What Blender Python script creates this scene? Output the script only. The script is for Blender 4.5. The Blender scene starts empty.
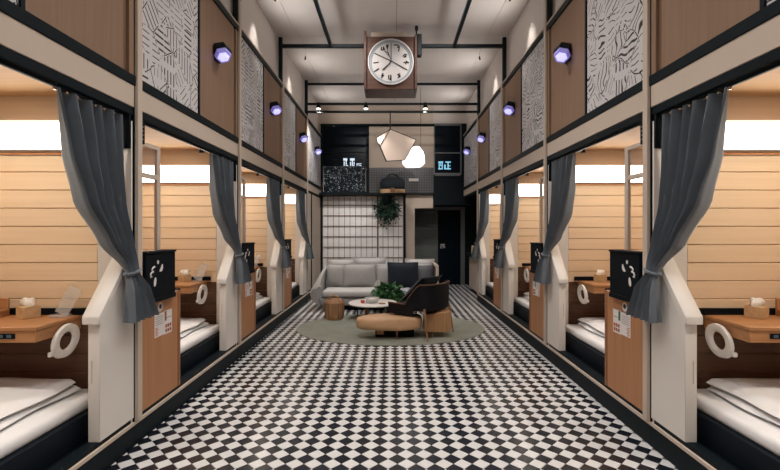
import bpy, bmesh, math, random
from mathutils import Vector, Matrix
random.seed(7)
SC = bpy.context.scene
COL = SC.collection

# ------------------------------------------------------------------ camera, world, exposure
F = 435.0
cam = bpy.data.cameras.new('camera')
cam.sensor_width = 36.0
cam.lens = F / 780.0 * 36.0
cam.shift_x = -2.5 / 780.0
cam.shift_y = -5.0 / 780.0
cam.clip_start = 0.05
camo = bpy.data.objects.new('camera', cam)
COL.objects.link(camo)
camo.location = (0, 0, 1.5)
camo.rotation_euler = (math.pi / 2, 0, 0)
SC.camera = camo
W = bpy.data.worlds.new('world'); SC.world = W
W.use_nodes = True
W.node_tree.nodes['Background'].inputs[0].default_value = (0.5, 0.5, 0.55, 1)
W.node_tree.nodes['Background'].inputs[1].default_value = 0.05
SC.view_settings.view_transform = 'Standard'
SC.view_settings.look = 'None'
SC.view_settings.gamma = 1.0
SC.view_settings.use_curve_mapping = False
SC.view_settings.exposure = 0.10

P_DOWN = 102.0      # ceiling downlights added to light the aisle, watts
P_WASH = 30.0      # wall washers
P_TRACK = 190.0     # track spots
P_UP = 25.0        # uplights added on the ledges to brighten the ceiling
P_AIM = 170.0      # last row of added downlights, turned to the lounge
P_CAB = 52.0       # ceiling lamps added to brighten the cabins
E_CABIN = 7.0      # cabin light boxes, emission strength

# ------------------------------------------------------------------ materials
MATS = {}
def _new(name):
    m = bpy.data.materials.new(name); m.use_nodes = True
    nt = m.node_tree
    return m, nt, nt.nodes, nt.links, nt.nodes['Principled BSDF']
def plain(name, col, rough=0.6, spec=0.4, metal=0.0, var=0.0, scale=6.0, bump=0.0, bscale=60.0, sheen=0.0):
    m, nt, N, L, bs = _new(name)
    bs.inputs['Base Color'].default_value = (*col, 1)
    bs.inputs['Roughness'].default_value = rough
    bs.inputs['Specular IOR Level'].default_value = spec
    bs.inputs['Metallic'].default_value = metal
    if sheen: bs.inputs['Sheen Weight'].default_value = sheen
    tc = N.new('ShaderNodeTexCoord')
    if var:
        n = N.new('ShaderNodeTexNoise'); n.inputs['Scale'].default_value = scale; n.inputs['Detail'].default_value = 4
        L.new(tc.outputs['Object'], n.inputs['Vector'])
        r = N.new('ShaderNodeMapRange'); r.inputs[3].default_value = 1 - var; r.inputs[4].default_value = 1 + var
        L.new(n.outputs['Fac'], r.inputs[0])
        h = N.new('ShaderNodeHueSaturation'); h.inputs['Color'].default_value = (*col, 1)
        L.new(r.outputs[0], h.inputs['Value']); L.new(h.outputs[0], bs.inputs['Base Color'])
    if bump:
        n2 = N.new('ShaderNodeTexNoise'); n2.inputs['Scale'].default_value = bscale; n2.inputs['Detail'].default_value = 3
        L.new(tc.outputs['Object'], n2.inputs['Vector'])
        b = N.new('ShaderNodeBump'); b.inputs['Strength'].default_value = bump; b.inputs['Distance'].default_value = 0.01
        L.new(n2.outputs['Fac'], b.inputs['Height']); L.new(b.outputs[0], bs.inputs['Normal'])
    MATS[name] = m
    return m
def wood(name, c0, c1, axis='X', rough=0.5, spec=0.35, fine=40.0):
    """grain streaks run along axis"""
    m, nt, N, L, bs = _new(name)
    tc = N.new('ShaderNodeTexCoord'); mp = N.new('ShaderNodeMapping')
    s = {'X': (1.2, fine, fine), 'Y': (fine, 1.2, fine), 'Z': (fine, fine, 1.2)}[axis]
    mp.inputs['Scale'].default_value = s
    oi = N.new('ShaderNodeObjectInfo')
    add = N.new('ShaderNodeVectorMath'); add.operation = 'ADD'
    mul = N.new('ShaderNodeVectorMath'); mul.operation = 'SCALE'; mul.inputs['Scale'].default_value = 37.0
    cmb = N.new('ShaderNodeCombineXYZ')
    for i in range(3): L.new(oi.outputs['Random'], cmb.inputs[i])
    L.new(cmb.outputs[0], mul.inputs[0]); L.new(tc.outputs['Object'], mp.inputs[0])
    L.new(mp.outputs[0], add.inputs[0]); L.new(mul.outputs[0], add.inputs[1])
    n = N.new('ShaderNodeTexNoise'); n.inputs['Scale'].default_value = 1.0; n.inputs['Detail'].default_value = 5
    L.new(add.outputs[0], n.inputs['Vector'])
    cr = N.new('ShaderNodeValToRGB')
    cr.color_ramp.elements[0].position = 0.3; cr.color_ramp.elements[0].color = (*c0, 1)
    cr.color_ramp.elements[1].position = 0.7; cr.color_ramp.elements[1].color = (*c1, 1)
    L.new(n.outputs['Fac'], cr.inputs[0]); L.new(cr.outputs[0], bs.inputs['Base Color'])
    bs.inputs['Roughness'].default_value = rough; bs.inputs['Specular IOR Level'].default_value = spec
    MATS[name] = m
    return m
def emis(name, col, strength, base=(0.8, 0.8, 0.8)):
    m, nt, N, L, bs = _new(name)
    bs.inputs['Base Color'].default_value = (*base, 1)
    bs.inputs['Emission Color'].default_value = (*col, 1)
    bs.inputs['Emission Strength'].default_value = strength
    MATS[name] = m
    return m
def clear(name, tint=(1, 1, 1), rough=0.03, mixf=0.12, body=None):
    m, nt, N, L, bs = _new(name)
    out = N['Material Output']
    tr = N.new('ShaderNodeBsdfTransparent'); tr.inputs[0].default_value = (*tint, 1)
    mx = N.new('ShaderNodeMixShader'); mx.inputs[0].default_value = mixf
    bs.inputs['Base Color'].default_value = (*(body or (0.8, 0.8, 0.8)), 1)
    bs.inputs['Roughness'].default_value = rough
    L.new(tr.outputs[0], mx.inputs[1]); L.new(bs.outputs[0], mx.inputs[2]); L.new(mx.outputs[0], out.inputs['Surface'])
    MATS[name] = m
    return m

plain('cream', (0.56, 0.47, 0.39), 0.55, 0.3, var=0.04, scale=3)
plain('cream_light', (0.72, 0.68, 0.635), 0.5, 0.3, var=0.03, scale=3)
plain('plaster', (0.66, 0.60, 0.56), 0.85, 0.15, var=0.04, scale=2, bump=0.05, bscale=80)
plain('ceiling_paint', (0.62, 0.57, 0.54), 0.85, 0.15, var=0.03, scale=1.5)
plain('black_steel', (0.0035, 0.007, 0.010), 0.45, 0.2)
plain('black_trim', (0.003, 0.0075, 0.011), 0.5, 0.15)
plain('black_matte', (0.004, 0.006, 0.009), 0.7, 0.12)
plain('navy_board', (0.004, 0.008, 0.014), 0.5, 0.2, var=0.2, scale=8)
plain('tile_white', (0.69, 0.68, 0.675), 0.24, 0.7, var=0.08, scale=2.2)
plain('tile_black', (0.010, 0.012, 0.019), 0.24, 0.6, var=0.3, scale=3)
plain('grout', (0.22, 0.19, 0.18), 0.9, 0.1)
plain('sheet_white', (0.78, 0.77, 0.77), 0.8, 0.15, var=0.04, scale=9, bump=0.25, bscale=14)
plain('curtain_fabric', (0.105, 0.124, 0.148), 0.8, 0.2, var=0.3, scale=5, bump=0.1, bscale=300, sheen=0.5)
plain('fabric_grey', (0.33, 0.32, 0.31), 0.9, 0.1, var=0.08, scale=14, bump=0.15, bscale=220, sheen=0.2)
plain('fabric_pale', (0.50, 0.485, 0.475), 0.9, 0.1, var=0.06, scale=10, bump=0.12, bscale=200, sheen=0.2)
plain('fabric_dark_grey', (0.11, 0.112, 0.12), 0.9, 0.1, var=0.15, scale=30, bump=0.15, bscale=220)
plain('fabric_navy', (0.010, 0.015, 0.023), 0.8, 0.2, var=0.3, scale=22, bump=0.2, bscale=180, sheen=0.1)
plain('leather_black', (0.006, 0.007, 0.010), 0.5, 0.2, bump=0.08, bscale=120)
plain('leather_tan', (0.60, 0.37, 0.21), 0.5, 0.35, var=0.12, scale=5, bump=0.08, bscale=120)
plain('rug_wool', (0.235, 0.245, 0.20), 0.95, 0.05, var=0.35, scale=3.2, bump=0.5, bscale=160, sheen=0.2)
plain('white_plastic', (0.78, 0.75, 0.71), 0.35, 0.4)
plain('table_white', (0.72, 0.68, 0.64), 0.3, 0.4)
plain('paper', (0.72, 0.68, 0.66), 0.8, 0.1)
plain('tissue', (0.82, 0.78, 0.72), 0.9, 0.05)
plain('shoji_paper', (0.88, 0.86, 0.85), 0.9, 0.1, var=0.06, scale=1.2)
plain('bronze', (0.17, 0.115, 0.08), 0.5, 0.3)
plain('chrome', (0.6, 0.55, 0.5), 0.25, 0.5, metal=1.0)
plain('grey_metal', (0.16, 0.17, 0.18), 0.45, 0.4, metal=0.4)
plain('slate', (0.11, 0.12, 0.115), 0.6, 0.3, var=0.4, scale=40)
plain('red_print', (0.45, 0.10, 0.06), 0.6, 0.2)
plain('brown_print', (0.28, 0.13, 0.07), 0.6, 0.2)
plain('navy_print', (0.02, 0.03, 0.07), 0.6, 0.2)
plain('green_print', (0.05, 0.12, 0.08), 0.6, 0.2)
plain('red_glaze', (0.55, 0.06, 0.04), 0.25, 0.5)
plain('leaf_green', (0.035, 0.115, 0.035), 0.5, 0.35, var=0.5, scale=9)
plain('leaf_dark', (0.022, 0.060, 0.038), 0.5, 0.35, var=0.5, scale=9)
plain('wicker', (0.020, 0.026, 0.032), 0.8, 0.2, bump=0.6, bscale=70)
plain('pot_grey', (0.42, 0.42, 0.40), 0.7, 0.2, var=0.08, scale=10)
plain('shade_paper', (0.62, 0.50, 0.42), 0.8, 0.15, var=0.03, scale=4)
plain('dial_white', (0.52, 0.49, 0.475), 0.6, 0.2)
plain('dial_ring', (0.33, 0.38, 0.42), 0.35, 0.5, metal=0.5)
plain('ink', (0.015, 0.016, 0.022), 0.6, 0.2)
plain('throw_lilac', (0.34, 0.33, 0.37), 0.9, 0.1, var=0.1, scale=20)
wood('slat_wood', (0.79, 0.585, 0.38), (0.85, 0.645, 0.44), 'X', 0.5)
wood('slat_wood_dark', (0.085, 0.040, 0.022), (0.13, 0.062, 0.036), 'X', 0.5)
wood('cabin_ceiling_wood', (0.56, 0.35, 0.18), (0.64, 0.41, 0.22), 'X', 0.55, fine=25)
wood('valance_wood', (0.58, 0.42, 0.28), (0.63, 0.46, 0.31), 'X', 0.55, fine=25)
wood('desk_wood', (0.40, 0.185, 0.075), (0.49, 0.24, 0.105), 'X', 0.4)
wood('door_wood', (0.40, 0.185, 0.085), (0.47, 0.23, 0.11), 'Z', 0.45)
wood('door_edge_wood', (0.26, 0.115, 0.055), (0.31, 0.145, 0.07), 'Z', 0.45)
wood('upper_wood', (0.235, 0.145, 0.092), (0.28, 0.175, 0.113), 'Z', 0.55)
wood('upper_wood_edge', (0.17, 0.098, 0.06), (0.21, 0.125, 0.08), 'Z', 0.55)
wood('clock_wood', (0.055, 0.026, 0.018), (0.095, 0.046, 0.032), 'X', 0.4, fine=30)
wood('box_wood', (0.52, 0.33, 0.17), (0.60, 0.40, 0.22), 'X', 0.5)
wood('stool_wood', (0.26, 0.13, 0.065), (0.40, 0.22, 0.115), 'Z', 0.5)
wood('bench_wood', (0.36, 0.19, 0.085), (0.50, 0.285, 0.14), 'Z', 0.45)
wood('leg_wood', (0.26, 0.125, 0.06), (0.36, 0.185, 0.095), 'Z', 0.45)
wood('walnut', (0.10, 0.045, 0.025), (0.16, 0.075, 0.042), 'X', 0.4)
emis('cabin_light', (1.0, 0.94, 0.85), E_CABIN)
emis('lamp_lens', (0.16, 0.13, 0.46), 0.6, (0.3, 0.3, 0.5))
emis('lamp_core', (0.45, 0.43, 1.0), 1.3, (0.5, 0.5, 0.7))
emis('lens_warm', (1.0, 0.93, 0.82), 3.0)
emis('pendant_glow', (1.0, 0.97, 0.93), 1.3)
emis('digit_white', (0.72, 0.85, 1.0), 0.9, (0.1, 0.1, 0.1))
emis('digit_blue', (0.25, 0.62, 0.85), 0.9, (0.1, 0.1, 0.1))
emis('socket_glow', (0.25, 0.4, 0.5), 0.08, (0.02, 0.03, 0.04))
clear('pane_clear', (0.97, 0.97, 0.97), 0.05, 0.06)
clear('acrylic', (0.95, 0.95, 0.95), 0.1, 0.30, (0.8, 0.78, 0.75))
clear('bowl_glass', (0.9, 0.9, 0.9), 0.1, 0.45, (0.8, 0.8, 0.78))
m, nt, N, L, bs = _new('black_glass'); MATS['black_glass'] = m
bs.inputs['Base Color'].default_value = (0.003, 0.007, 0.012, 1); bs.inputs['Roughness'].default_value = 0.25; bs.inputs['Specular IOR Level'].default_value = 0.1

def print_pattern(name, curvy):
    """white panel with black ink strokes, block-wise turned"""
    m, nt, N, L, bs = _new(name); MATS[name] = m
    tc = N.new('ShaderNodeTexCoord')
    sep = N.new('ShaderNodeSeparateXYZ'); L.new(tc.outputs['Object'], sep.inputs[0])
    cmb = N.new('ShaderNodeCombineXYZ')
    L.new(sep.outputs['Y'], cmb.inputs[0]); L.new(sep.outputs['Z'], cmb.inputs[1])
    src = cmb.outputs[0]
    if curvy:
        nz = N.new('ShaderNodeTexNoise'); nz.inputs['Scale'].default_value = 5.0; nz.inputs['Detail'].default_value = 1
        L.new(src, nz.inputs['Vector'])
        sc = N.new('ShaderNodeVectorMath'); sc.operation = 'SCALE'; sc.inputs['Scale'].default_value = 0.16
        L.new(nz.outputs['Color'], sc.inputs[0])
        ad = N.new('ShaderNodeVectorMath'); ad.operation = 'ADD'
        L.new(src, ad.inputs[0]); L.new(sc.outputs[0], ad.inputs[1]); src = ad.outputs[0]
    vo = N.new('ShaderNodeTexVoronoi'); vo.inputs['Scale'].default_value = 5.0; vo.voronoi_dimensions = '2D'
    vo.distance = 'CHEBYCHEV'
    L.new(src, vo.inputs['Vector'])
    sc3 = N.new('ShaderNodeSeparateColor'); L.new(vo.outputs['Color'], sc3.inputs[0])
    # quantised angle per cell
    q = N.new('ShaderNodeMath'); q.operation = 'MULTIPLY'; q.inputs[1].default_value = 4.0; L.new(sc3.outputs[0], q.inputs[0])
    fl = N.new('ShaderNodeMath'); fl.operation = 'FLOOR'; L.new(q.outputs[0], fl.inputs[0])
    an = N.new('ShaderNodeMath'); an.operation = 'MULTIPLY'; an.inputs[1].default_value = math.pi / 4; L.new(fl.outputs[0], an.inputs[0])
    ro = N.new('ShaderNodeVectorRotate'); ro.rotation_type = 'Z_AXIS'
    L.new(src, ro.inputs['Vector']); L.new(an.outputs[0], ro.inputs['Angle'])
    s2 = N.new('ShaderNodeSeparateXYZ'); L.new(ro.outputs[0], s2.inputs[0])
    def wave(sock, freq, thr):
        a = N.new('ShaderNodeMath'); a.operation = 'MULTIPLY'; a.inputs[1].default_value = freq; L.new(sock, a.inputs[0])
        f = N.new('ShaderNodeMath'); f.operation = 'FRACT'; L.new(a.outputs[0], f.inputs[0])
        g = N.new('ShaderNodeMath'); g.operation = 'LESS_THAN'; g.inputs[1].default_value = thr; L.new(f.outputs[0], g.inputs[0])
        return g.outputs[0]
    def wave_v(sock, freq, lo, hi, rnd_sock):
        a = N.new('ShaderNodeMath'); a.operation = 'MULTIPLY'; a.inputs[1].default_value = freq; L.new(sock, a.inputs[0])
        f = N.new('ShaderNodeMath'); f.operation = 'FRACT'; L.new(a.outputs[0], f.inputs[0])
        r = N.new('ShaderNodeMapRange'); r.inputs[3].default_value = lo; r.inputs[4].default_value = hi; L.new(rnd_sock, r.inputs[0])
        g = N.new('ShaderNodeMath'); g.operation = 'LESS_THAN'; L.new(f.outputs[0], g.inputs[0]); L.new(r.outputs[0], g.inputs[1])
        return g.outputs[0]
    st = wave_v(s2.outputs['X'], 21.0, 0.13, 0.34, sc3.outputs[1])
    ds = wave_v(s2.outputs['Y'], 6.0, 0.62, 1.0, sc3.outputs[2])
    mu = N.new('ShaderNodeMath'); mu.operation = 'MULTIPLY'; L.new(st, mu.inputs[0]); L.new(ds, mu.inputs[1])
    # leave a margin at cell borders
    v2 = N.new('ShaderNodeTexVoronoi'); v2.feature = 'DISTANCE_TO_EDGE'; v2.voronoi_dimensions = '2D'; v2.inputs['Scale'].default_value = 5.0
    L.new(src, v2.inputs['Vector'])
    g2 = N.new('ShaderNodeMath'); g2.operation = 'GREATER_THAN'; g2.inputs[1].default_value = 0.05; L.new(v2.outputs['Distance'], g2.inputs[0])
    m2 = N.new('ShaderNodeMath'); m2.operation = 'MULTIPLY'; L.new(mu.outputs[0], m2.inputs[0]); L.new(g2.outputs[0], m2.inputs[1])
    e1 = N.new('ShaderNodeMath'); e1.operation = 'LESS_THAN'; e1.inputs[1].default_value = 0.022; L.new(v2.outputs['Distance'], e1.inputs[0])
    nn = N.new('ShaderNodeTexNoise'); nn.inputs['Scale'].default_value = 7.0; L.new(src, nn.inputs['Vector'])
    e2 = N.new('ShaderNodeMath'); e2.operation = 'GREATER_THAN'; e2.inputs[1].default_value = 0.5; L.new(nn.outputs['Fac'], e2.inputs[0])
    e3 = N.new('ShaderNodeMath'); e3.operation = 'MULTIPLY'; L.new(e1.outputs[0], e3.inputs[0]); L.new(e2.outputs[0], e3.inputs[1])
    e4 = N.new('ShaderNodeMath'); e4.operation = 'MAXIMUM'; L.new(e3.outputs[0], e4.inputs[0]); L.new(m2.outputs[0], e4.inputs[1])
    m2 = e4
    mx = N.new('ShaderNodeMix'); mx.data_type = 'RGBA'
    mx.inputs[6].default_value = (0.60, 0.58, 0.59, 1); mx.inputs[7].default_value = (0.018, 0.016, 0.022, 1)
    L.new(m2.outputs[0], mx.inputs[0]); L.new(mx.outputs[2], bs.inputs['Base Color'])
    bs.inputs['Roughness'].default_value = 0.7
print_pattern('print_straight', False)
print_pattern('print_curvy', True)

def mosaic():
    m, nt, N, L, bs = _new('mosaic'); MATS['mosaic'] = m
    tc = N.new('ShaderNodeTexCoord'); mp = N.new('ShaderNodeMapping')
    mp.inputs['Rotation'].default_value = (0, math.pi / 4, 0)
    L.new(tc.outputs['Object'], mp.inputs[0])
    ch = N.new('ShaderNodeTexChecker'); ch.inputs['Scale'].default_value = 34.0
    ch.inputs[1].default_value = (0.12, 0.118, 0.12, 1); ch.inputs[2].default_value = (0.018, 0.020, 0.024, 1)
    L.new(mp.outputs[0], ch.inputs[0]); L.new(ch.outputs[0], bs.inputs['Base Color'])
    bs.inputs['Roughness'].default_value = 0.3
mosaic()
def city():
    """backlit print of a city at night: small lit windows on dark blocks"""
    m, nt, N, L, bs = _new('city_print'); MATS['city_print'] = m
    tc = N.new('ShaderNodeTexCoord'); mp = N.new('ShaderNodeMapping'); mp.inputs['Scale'].default_value = (46, 46, 46)
    L.new(tc.outputs['Object'], mp.inputs[0])
    fl = N.new('ShaderNodeVectorMath'); fl.operation = 'FLOOR'; L.new(mp.outputs[0], fl.inputs[0])
    fr = N.new('ShaderNodeVectorMath'); fr.operation = 'FRACTION'; L.new(mp.outputs[0], fr.inputs[0])
    wn = N.new('ShaderNodeTexWhiteNoise'); L.new(fl.outputs[0], wn.inputs['Vector'])
    big = N.new('ShaderNodeTexVoronoi'); big.inputs['Scale'].default_value = 7.0; L.new(tc.outputs['Object'], big.inputs['Vector'])
    sc = N.new('ShaderNodeSeparateColor'); L.new(big.outputs['Color'], sc.inputs[0])
    pw = N.new('ShaderNodeMath'); pw.operation = 'POWER'; pw.inputs[1].default_value = 9.0; L.new(wn.outputs['Value'], pw.inputs[0])
    mu = N.new('ShaderNodeMath'); mu.operation = 'MULTIPLY'; L.new(pw.outputs[0], mu.inputs[0]); L.new(sc.outputs[1], mu.inputs[1])
    sp = N.new('ShaderNodeSeparateXYZ'); L.new(fr.outputs[0], sp.inputs[0])
    g = N.new('ShaderNodeMath'); g.operation = 'GREATER_THAN'; g.inputs[1].default_value = 0.35; L.new(sp.outputs['Z'], g.inputs[0])
    m2 = N.new('ShaderNodeMath'); m2.operation = 'MULTIPLY'; L.new(mu.outputs[0], m2.inputs[0]); L.new(g.outputs[0], m2.inputs[1])
    m3 = N.new('ShaderNodeMath'); m3.operation = 'MULTIPLY'; m3.inputs[1].default_value = 0.7; L.new(m2.outputs[0], m3.inputs[0])
    bs.inputs['Base Color'].default_value = (0.004, 0.008, 0.011, 1); bs.inputs['Roughness'].default_value = 0.4; bs.inputs['Specular IOR Level'].default_value = 0.1
    bs.inputs['Emission Color'].default_value = (0.72, 0.78, 0.82, 1)
    L.new(m3.outputs[0], bs.inputs['Emission Strength'])
city()

# ------------------------------------------------------------------ mesh helpers
class B:
    def __init__(self, s=0, base=(0, 0, 0)):
        self.bm = bmesh.new(); self.s = s; self.base = Vector(base)
    def box(self, x0, x1, y0, y1, z0, z1, bev=0.0, seg=1):
        vs = [self.bm.verts.new(c) for c in ((x0, y0, z0), (x1, y0, z0), (x1, y1, z0), (x0, y1, z0), (x0, y0, z1), (x1, y0, z1), (x1, y1, z1), (x0, y1, z1))]
        fs = [self.bm.faces.new([vs[i] for i in f]) for f in ((0, 3, 2, 1), (4, 5, 6, 7), (0, 1, 5, 4), (1, 2, 6, 5), (2, 3, 7, 6), (3, 0, 4, 7))]
        if bev:
            es = list({e for f in fs for e in f.edges})
            bmesh.ops.bevel(self.bm, geom=es, offset=bev, segments=seg, affect='EDGES', profile=0.5)
        return self
    def prism(self, pts, axis, a0, a1, bev=0.0, seg=1):
        def co(p, a):
            return {'X': (a, p[0], p[1]), 'Y': (p[0], a, p[1]), 'Z': (p[0], p[1], a)}[axis]
        v0 = [self.bm.verts.new(co(p, a0)) for p in pts]; v1 = [self.bm.verts.new(co(p, a1)) for p in pts]
        fs = [self.bm.faces.new(v0[::-1]), self.bm.faces.new(v1)]
        n = len(pts)
        for i in range(n):
            fs.append(self.bm.faces.new((v0[i], v0[(i + 1) % n], v1[(i + 1) % n], v1[i])))
        if bev:
            es = list({e for f in fs for e in f.edges})
            bmesh.ops.bevel(self.bm, geom=es, offset=bev, segments=seg, affect='EDGES', profile=0.5)
        return self
    def ring(self, c, u, v, r, n, ru=1.0):
        return [self.bm.verts.new(Vector(c) + Vector(u) * (r * ru * math.cos(2 * math.pi * i / n)) + Vector(v) * (r * math.sin(2 * math.pi * i / n))) for i in range(n)]
    def _skin(self, rings, cap=True, closed=False):
        n = len(rings[0])
        pairs = list(zip(rings[:-1], rings[1:]))
        if closed: pairs.append((rings[-1], rings[0]))
        for a, b in pairs:
            for i in range(n):
                self.bm.faces.new((a[i], a[(i + 1) % n], b[(i + 1) % n], b[i]))
        if cap and not closed:
            self.bm.faces.new(rings[0][::-1]); self.bm.faces.new(rings[-1])
    def cyl(self, p0, p1, r0, r1=None, n=12):
        r1 = r0 if r1 is None else r1
        d = (Vector(p1) - Vector(p0)).normalized()
        u = d.orthogonal().normalized(); v = d.cross(u)
        self._skin([self.ring(p0, u, v, r0, n), self.ring(p1, u, v, r1, n)])
        return self
    def tube(self, pts, r, n=8, closed=False):
        pts = [Vector(p) for p in pts]
        rings = []; u = None
        m = len(pts)
        for i, p in enumerate(pts):
            if closed: d = (pts[(i + 1) % m] - pts[i - 1]).normalized()
            else: d = (pts[min(i + 1, m - 1)] - pts[max(i - 1, 0)]).normalized()
            if u is None: u = d.orthogonal().normalized()
            else: u = (u - d * u.dot(d)).normalized()
            v = d.cross(u)
            rr = r[i] if isinstance(r, (list, tuple)) else r
            rings.append(self.ring(p, u, v, rr, n))
        self._skin(rings, closed=closed)
        return self
    def lathe(self, prof, c=(0, 0, 0), n=24, sx=1.0):
        rings = [self.ring((c[0], c[1], c[2] + z), (1, 0, 0), (0, 1, 0), max(r, 1e-4), n, sx) for r, z in prof]
        self._skin(rings)
        return self
    def surf(self, grid, thick=0.0):
        """grid of rows of points; thick closes it into a sheet"""
        vg = [[self.bm.verts.new(p) for p in row] for row in grid]
        fs = []
        for a, b in zip(vg[:-1], vg[1:]):
            for i in range(len(a) - 1):
                fs.append(self.bm.faces.new((a[i], a[i + 1], b[i + 1], b[i])))
        if thick:
            bmesh.ops.recalc_face_normals(self.bm, faces=fs)
            bmesh.ops.solidify(self.bm, geom=fs, thickness=thick)
        return self
    def pillow(self, w, h, t, n=9, puff=0.55):
        """closed cushion in XZ, base at z=0, centred in x and y"""
        front, back = [], []
        for j in range(n + 1):
            v = -1 + 2 * j / n; fr, bk = [], []
            for i in range(n + 1):
                u = -1 + 2 * i / n
                th = t / 2 * (max(0.0, (1 - abs(u) ** 3.2)) * max(0.0, (1 - abs(v) ** 3.2))) ** puff
                px = w / 2 * u * (1 - 0.05 * (1 - abs(v) ** 2) * 0 - 0.04 * (1 - v * v)); pz = h / 2 * (v * (1 - 0.04 * (1 - u * u)) + 1)
                fr.append((px, -th, pz)); bk.append((px, th, pz))
            front.append(fr); back.append(bk)
        self.surf(front); self.surf([r[::-1] for r in back])
        bmesh.ops.remove_doubles(self.bm, verts=self.bm.verts[:], dist=1e-4)
        return self
    def xf(self, M):
        bmesh.ops.transform(self.bm, matrix=M, verts=self.bm.verts[:]); return self
    def mesh(self, name, mat, angle=38, flat=False, recalc=True):
        if recalc: bmesh.ops.recalc_face_normals(self.bm, faces=self.bm.faces[:])
        for v in self.bm.verts:
            v.co = v.co - self.base
            if self.s > 0: v.co.x = -v.co.x
        if self.s > 0: bmesh.ops.reverse_faces(self.bm, faces=self.bm.faces[:])
        me = bpy.data.meshes.new(name); self.bm.to_mesh(me); self.bm.free()
        if not flat:
            me.polygons.foreach_set('use_smooth', [True] * len(me.polygons))
            me.set_sharp_from_angle(angle=math.radians(angle))
        for mm in (mat if isinstance(mat, (list, tuple)) else [mat]): me.materials.append(MATS[mm])
        return me

def link(name, data, parent=None, loc=(0, 0, 0), rot=(0, 0, 0)):
    o = bpy.data.objects.new(name, data); COL.objects.link(o)
    o.parent = parent; o.location = loc; o.rotation_euler = rot
    return o
CACHE = {}
def make(name, label, cat, loc, parts, group=None, key=None, rot=(0, 0, 0), kind=None):
    """parts(): list of (part name, mesh, parent index or None); a single unnamed part makes a one-mesh thing"""
    if key is None: pl = parts()
    else:
        if key not in CACHE: CACHE[key] = parts()
        pl = CACHE[key]
    if len(pl) == 1 and pl[0][0] is None:
        root = link(name, pl[0][1], None, loc, rot)
    else:
        root = link(name, None, None, loc, rot); root.empty_display_size = 0.1
        objs = []
        for pn, me, pi in pl:
            objs.append(link(pn, me, root if pi is None else objs[pi]))
    if label: root['label'] = label
    if cat: root['category'] = cat
    if group: root['group'] = group
    if kind: root['kind'] = kind
    return root
def struct(name, mesh, label=None, loc=(0, 0, 0)):
    o = link(name, mesh, None, loc); o['kind'] = 'structure'
    if label: o['label'] = label
    return o
def spot(name, loc, target, watts, size, blend=0.6, radius=0.05, col=(1.0, 0.96, 0.92), parent=None):
    l = bpy.data.lights.new(name, 'SPOT'); l.energy = watts; l.spot_size = math.radians(size); l.spot_blend = blend
    l.shadow_soft_size = radius; l.color = col
    o = bpy.data.objects.new(name, l); COL.objects.link(o)
    o.location = loc
    d = Vector(target) - Vector(loc)
    o.rotation_euler = d.to_track_quat('-Z', 'Y').to_euler()
    if parent:
        o.parent = parent; o.matrix_parent_inverse = Matrix.Translation(parent.location).inverted()
    return o

# ------------------------------------------------------------------ dimensions
WX = 1.79                      # aisle half width at the cabin fronts
P0, PITCH = 3.05, 2.02         # posts
POST = [P0 + PITCH * k for k in range(4)]
YB, YE = -1.6, 10.95           # wall behind the camera, end wall
ZC = 4.65
SIDES = ((-1, 'left'), (1, 'right'))
ORD = ['nearest', 'second', 'third', 'farthest']

# ------------------------------------------------------------------ floor with tiles
floor = struct('floor', B().box(-3.1, 3.1, YB - .1, 12.3, -0.12, -0.006).mesh('floor', 'grout'))
D = 0.12; h = D / 2 - 0.0022; bv = 0.0025
def tile_bm(bm, cx, cy):
    lo = [bm.verts.new((cx + dx * h, cy + dy * h, -0.008)) for dx, dy in ((1, 0), (0, 1), (-1, 0), (0, -1))]
    mi = [bm.verts.new((cx + dx * h, cy + dy * h, -0.002)) for dx, dy in ((1, 0), (0, 1), (-1, 0), (0, -1))]
    hi = [bm.verts.new((cx + dx * (h - bv), cy + dy * (h - bv), 0.0)) for dx, dy in ((1, 0), (0, 1), (-1, 0), (0, -1))]
    bm.faces.new(hi)
    for a, b in ((lo, mi), (mi, hi)):
        for i in range(4): bm.faces.new((a[i], a[(i + 1) % 4], b[(i + 1) % 4], b[i]))
tm = {}
for mt in ('tile_white', 'tile_black'):
    b = B(); tile_bm(b.bm, 0, 0); tm[mt] = b.mesh('tile', mt, flat=True)
cells = []
bx0, by0 = -0.0886, 2.854
for i in range(-32, 34):
    for j in range(-40, 80):
        for half, mt in ((0, 'tile_black'), (0.5, 'tile_white')):
            cx = bx0 + (i + half) * D; cy = by0 + (j + half) * D
            xm = 1.83 if cy < 9.2 else 2.3
            if -1.83 < cx < xm and YB < cy < 12.0: cells.append((cx, cy, mt))
vis = [c for c in cells if c[1] > 2.76 and abs(c[0]) < 1.79 and abs(c[0] / c[1]) < 0.89]
vis.sort(key=lambda c: c[1])
near = set((c[0], c[1]) for c in vis[:300])
rest = {'tile_white': B(), 'tile_black': B()}
for cx, cy, mt in cells:
    if (cx, cy) in near: link('tile', tm[mt], floor, (cx, cy, 0))
    else: tile_bm(rest[mt].bm, cx, cy)
for mt in rest:
    o = link('tile_field', rest[mt].mesh('tile_field', mt, flat=True), floor); o['kind'] = 'stuff'

# ------------------------------------------------------------------ ceiling with panels
ceil = struct('ceiling', B().box(-1.95, 2.4, YB - .1, 12.3, ZC + .012, ZC + .12).mesh('ceiling', 'black_matte'))
xe = [-1.95, -1.55, 0.06, 1.55, 1.95]; ye = [YB] + [POST[0] - PITCH * 2 + PITCH * k for k in range(7)] + [12.2]
for a, b_ in zip(xe[:-1], xe[1:]):
    for c, d in zip(ye[:-1], ye[1:]):
        link('ceiling_panel', B(base=((a + b_) / 2, (c + d) / 2, ZC)).box(a + .003, b_ - .003, c + .003, d - .003, ZC, ZC + .012).mesh('ceiling_panel', 'ceiling_paint'), ceil, ((a + b_) / 2, (c + d) / 2, ZC))

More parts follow.
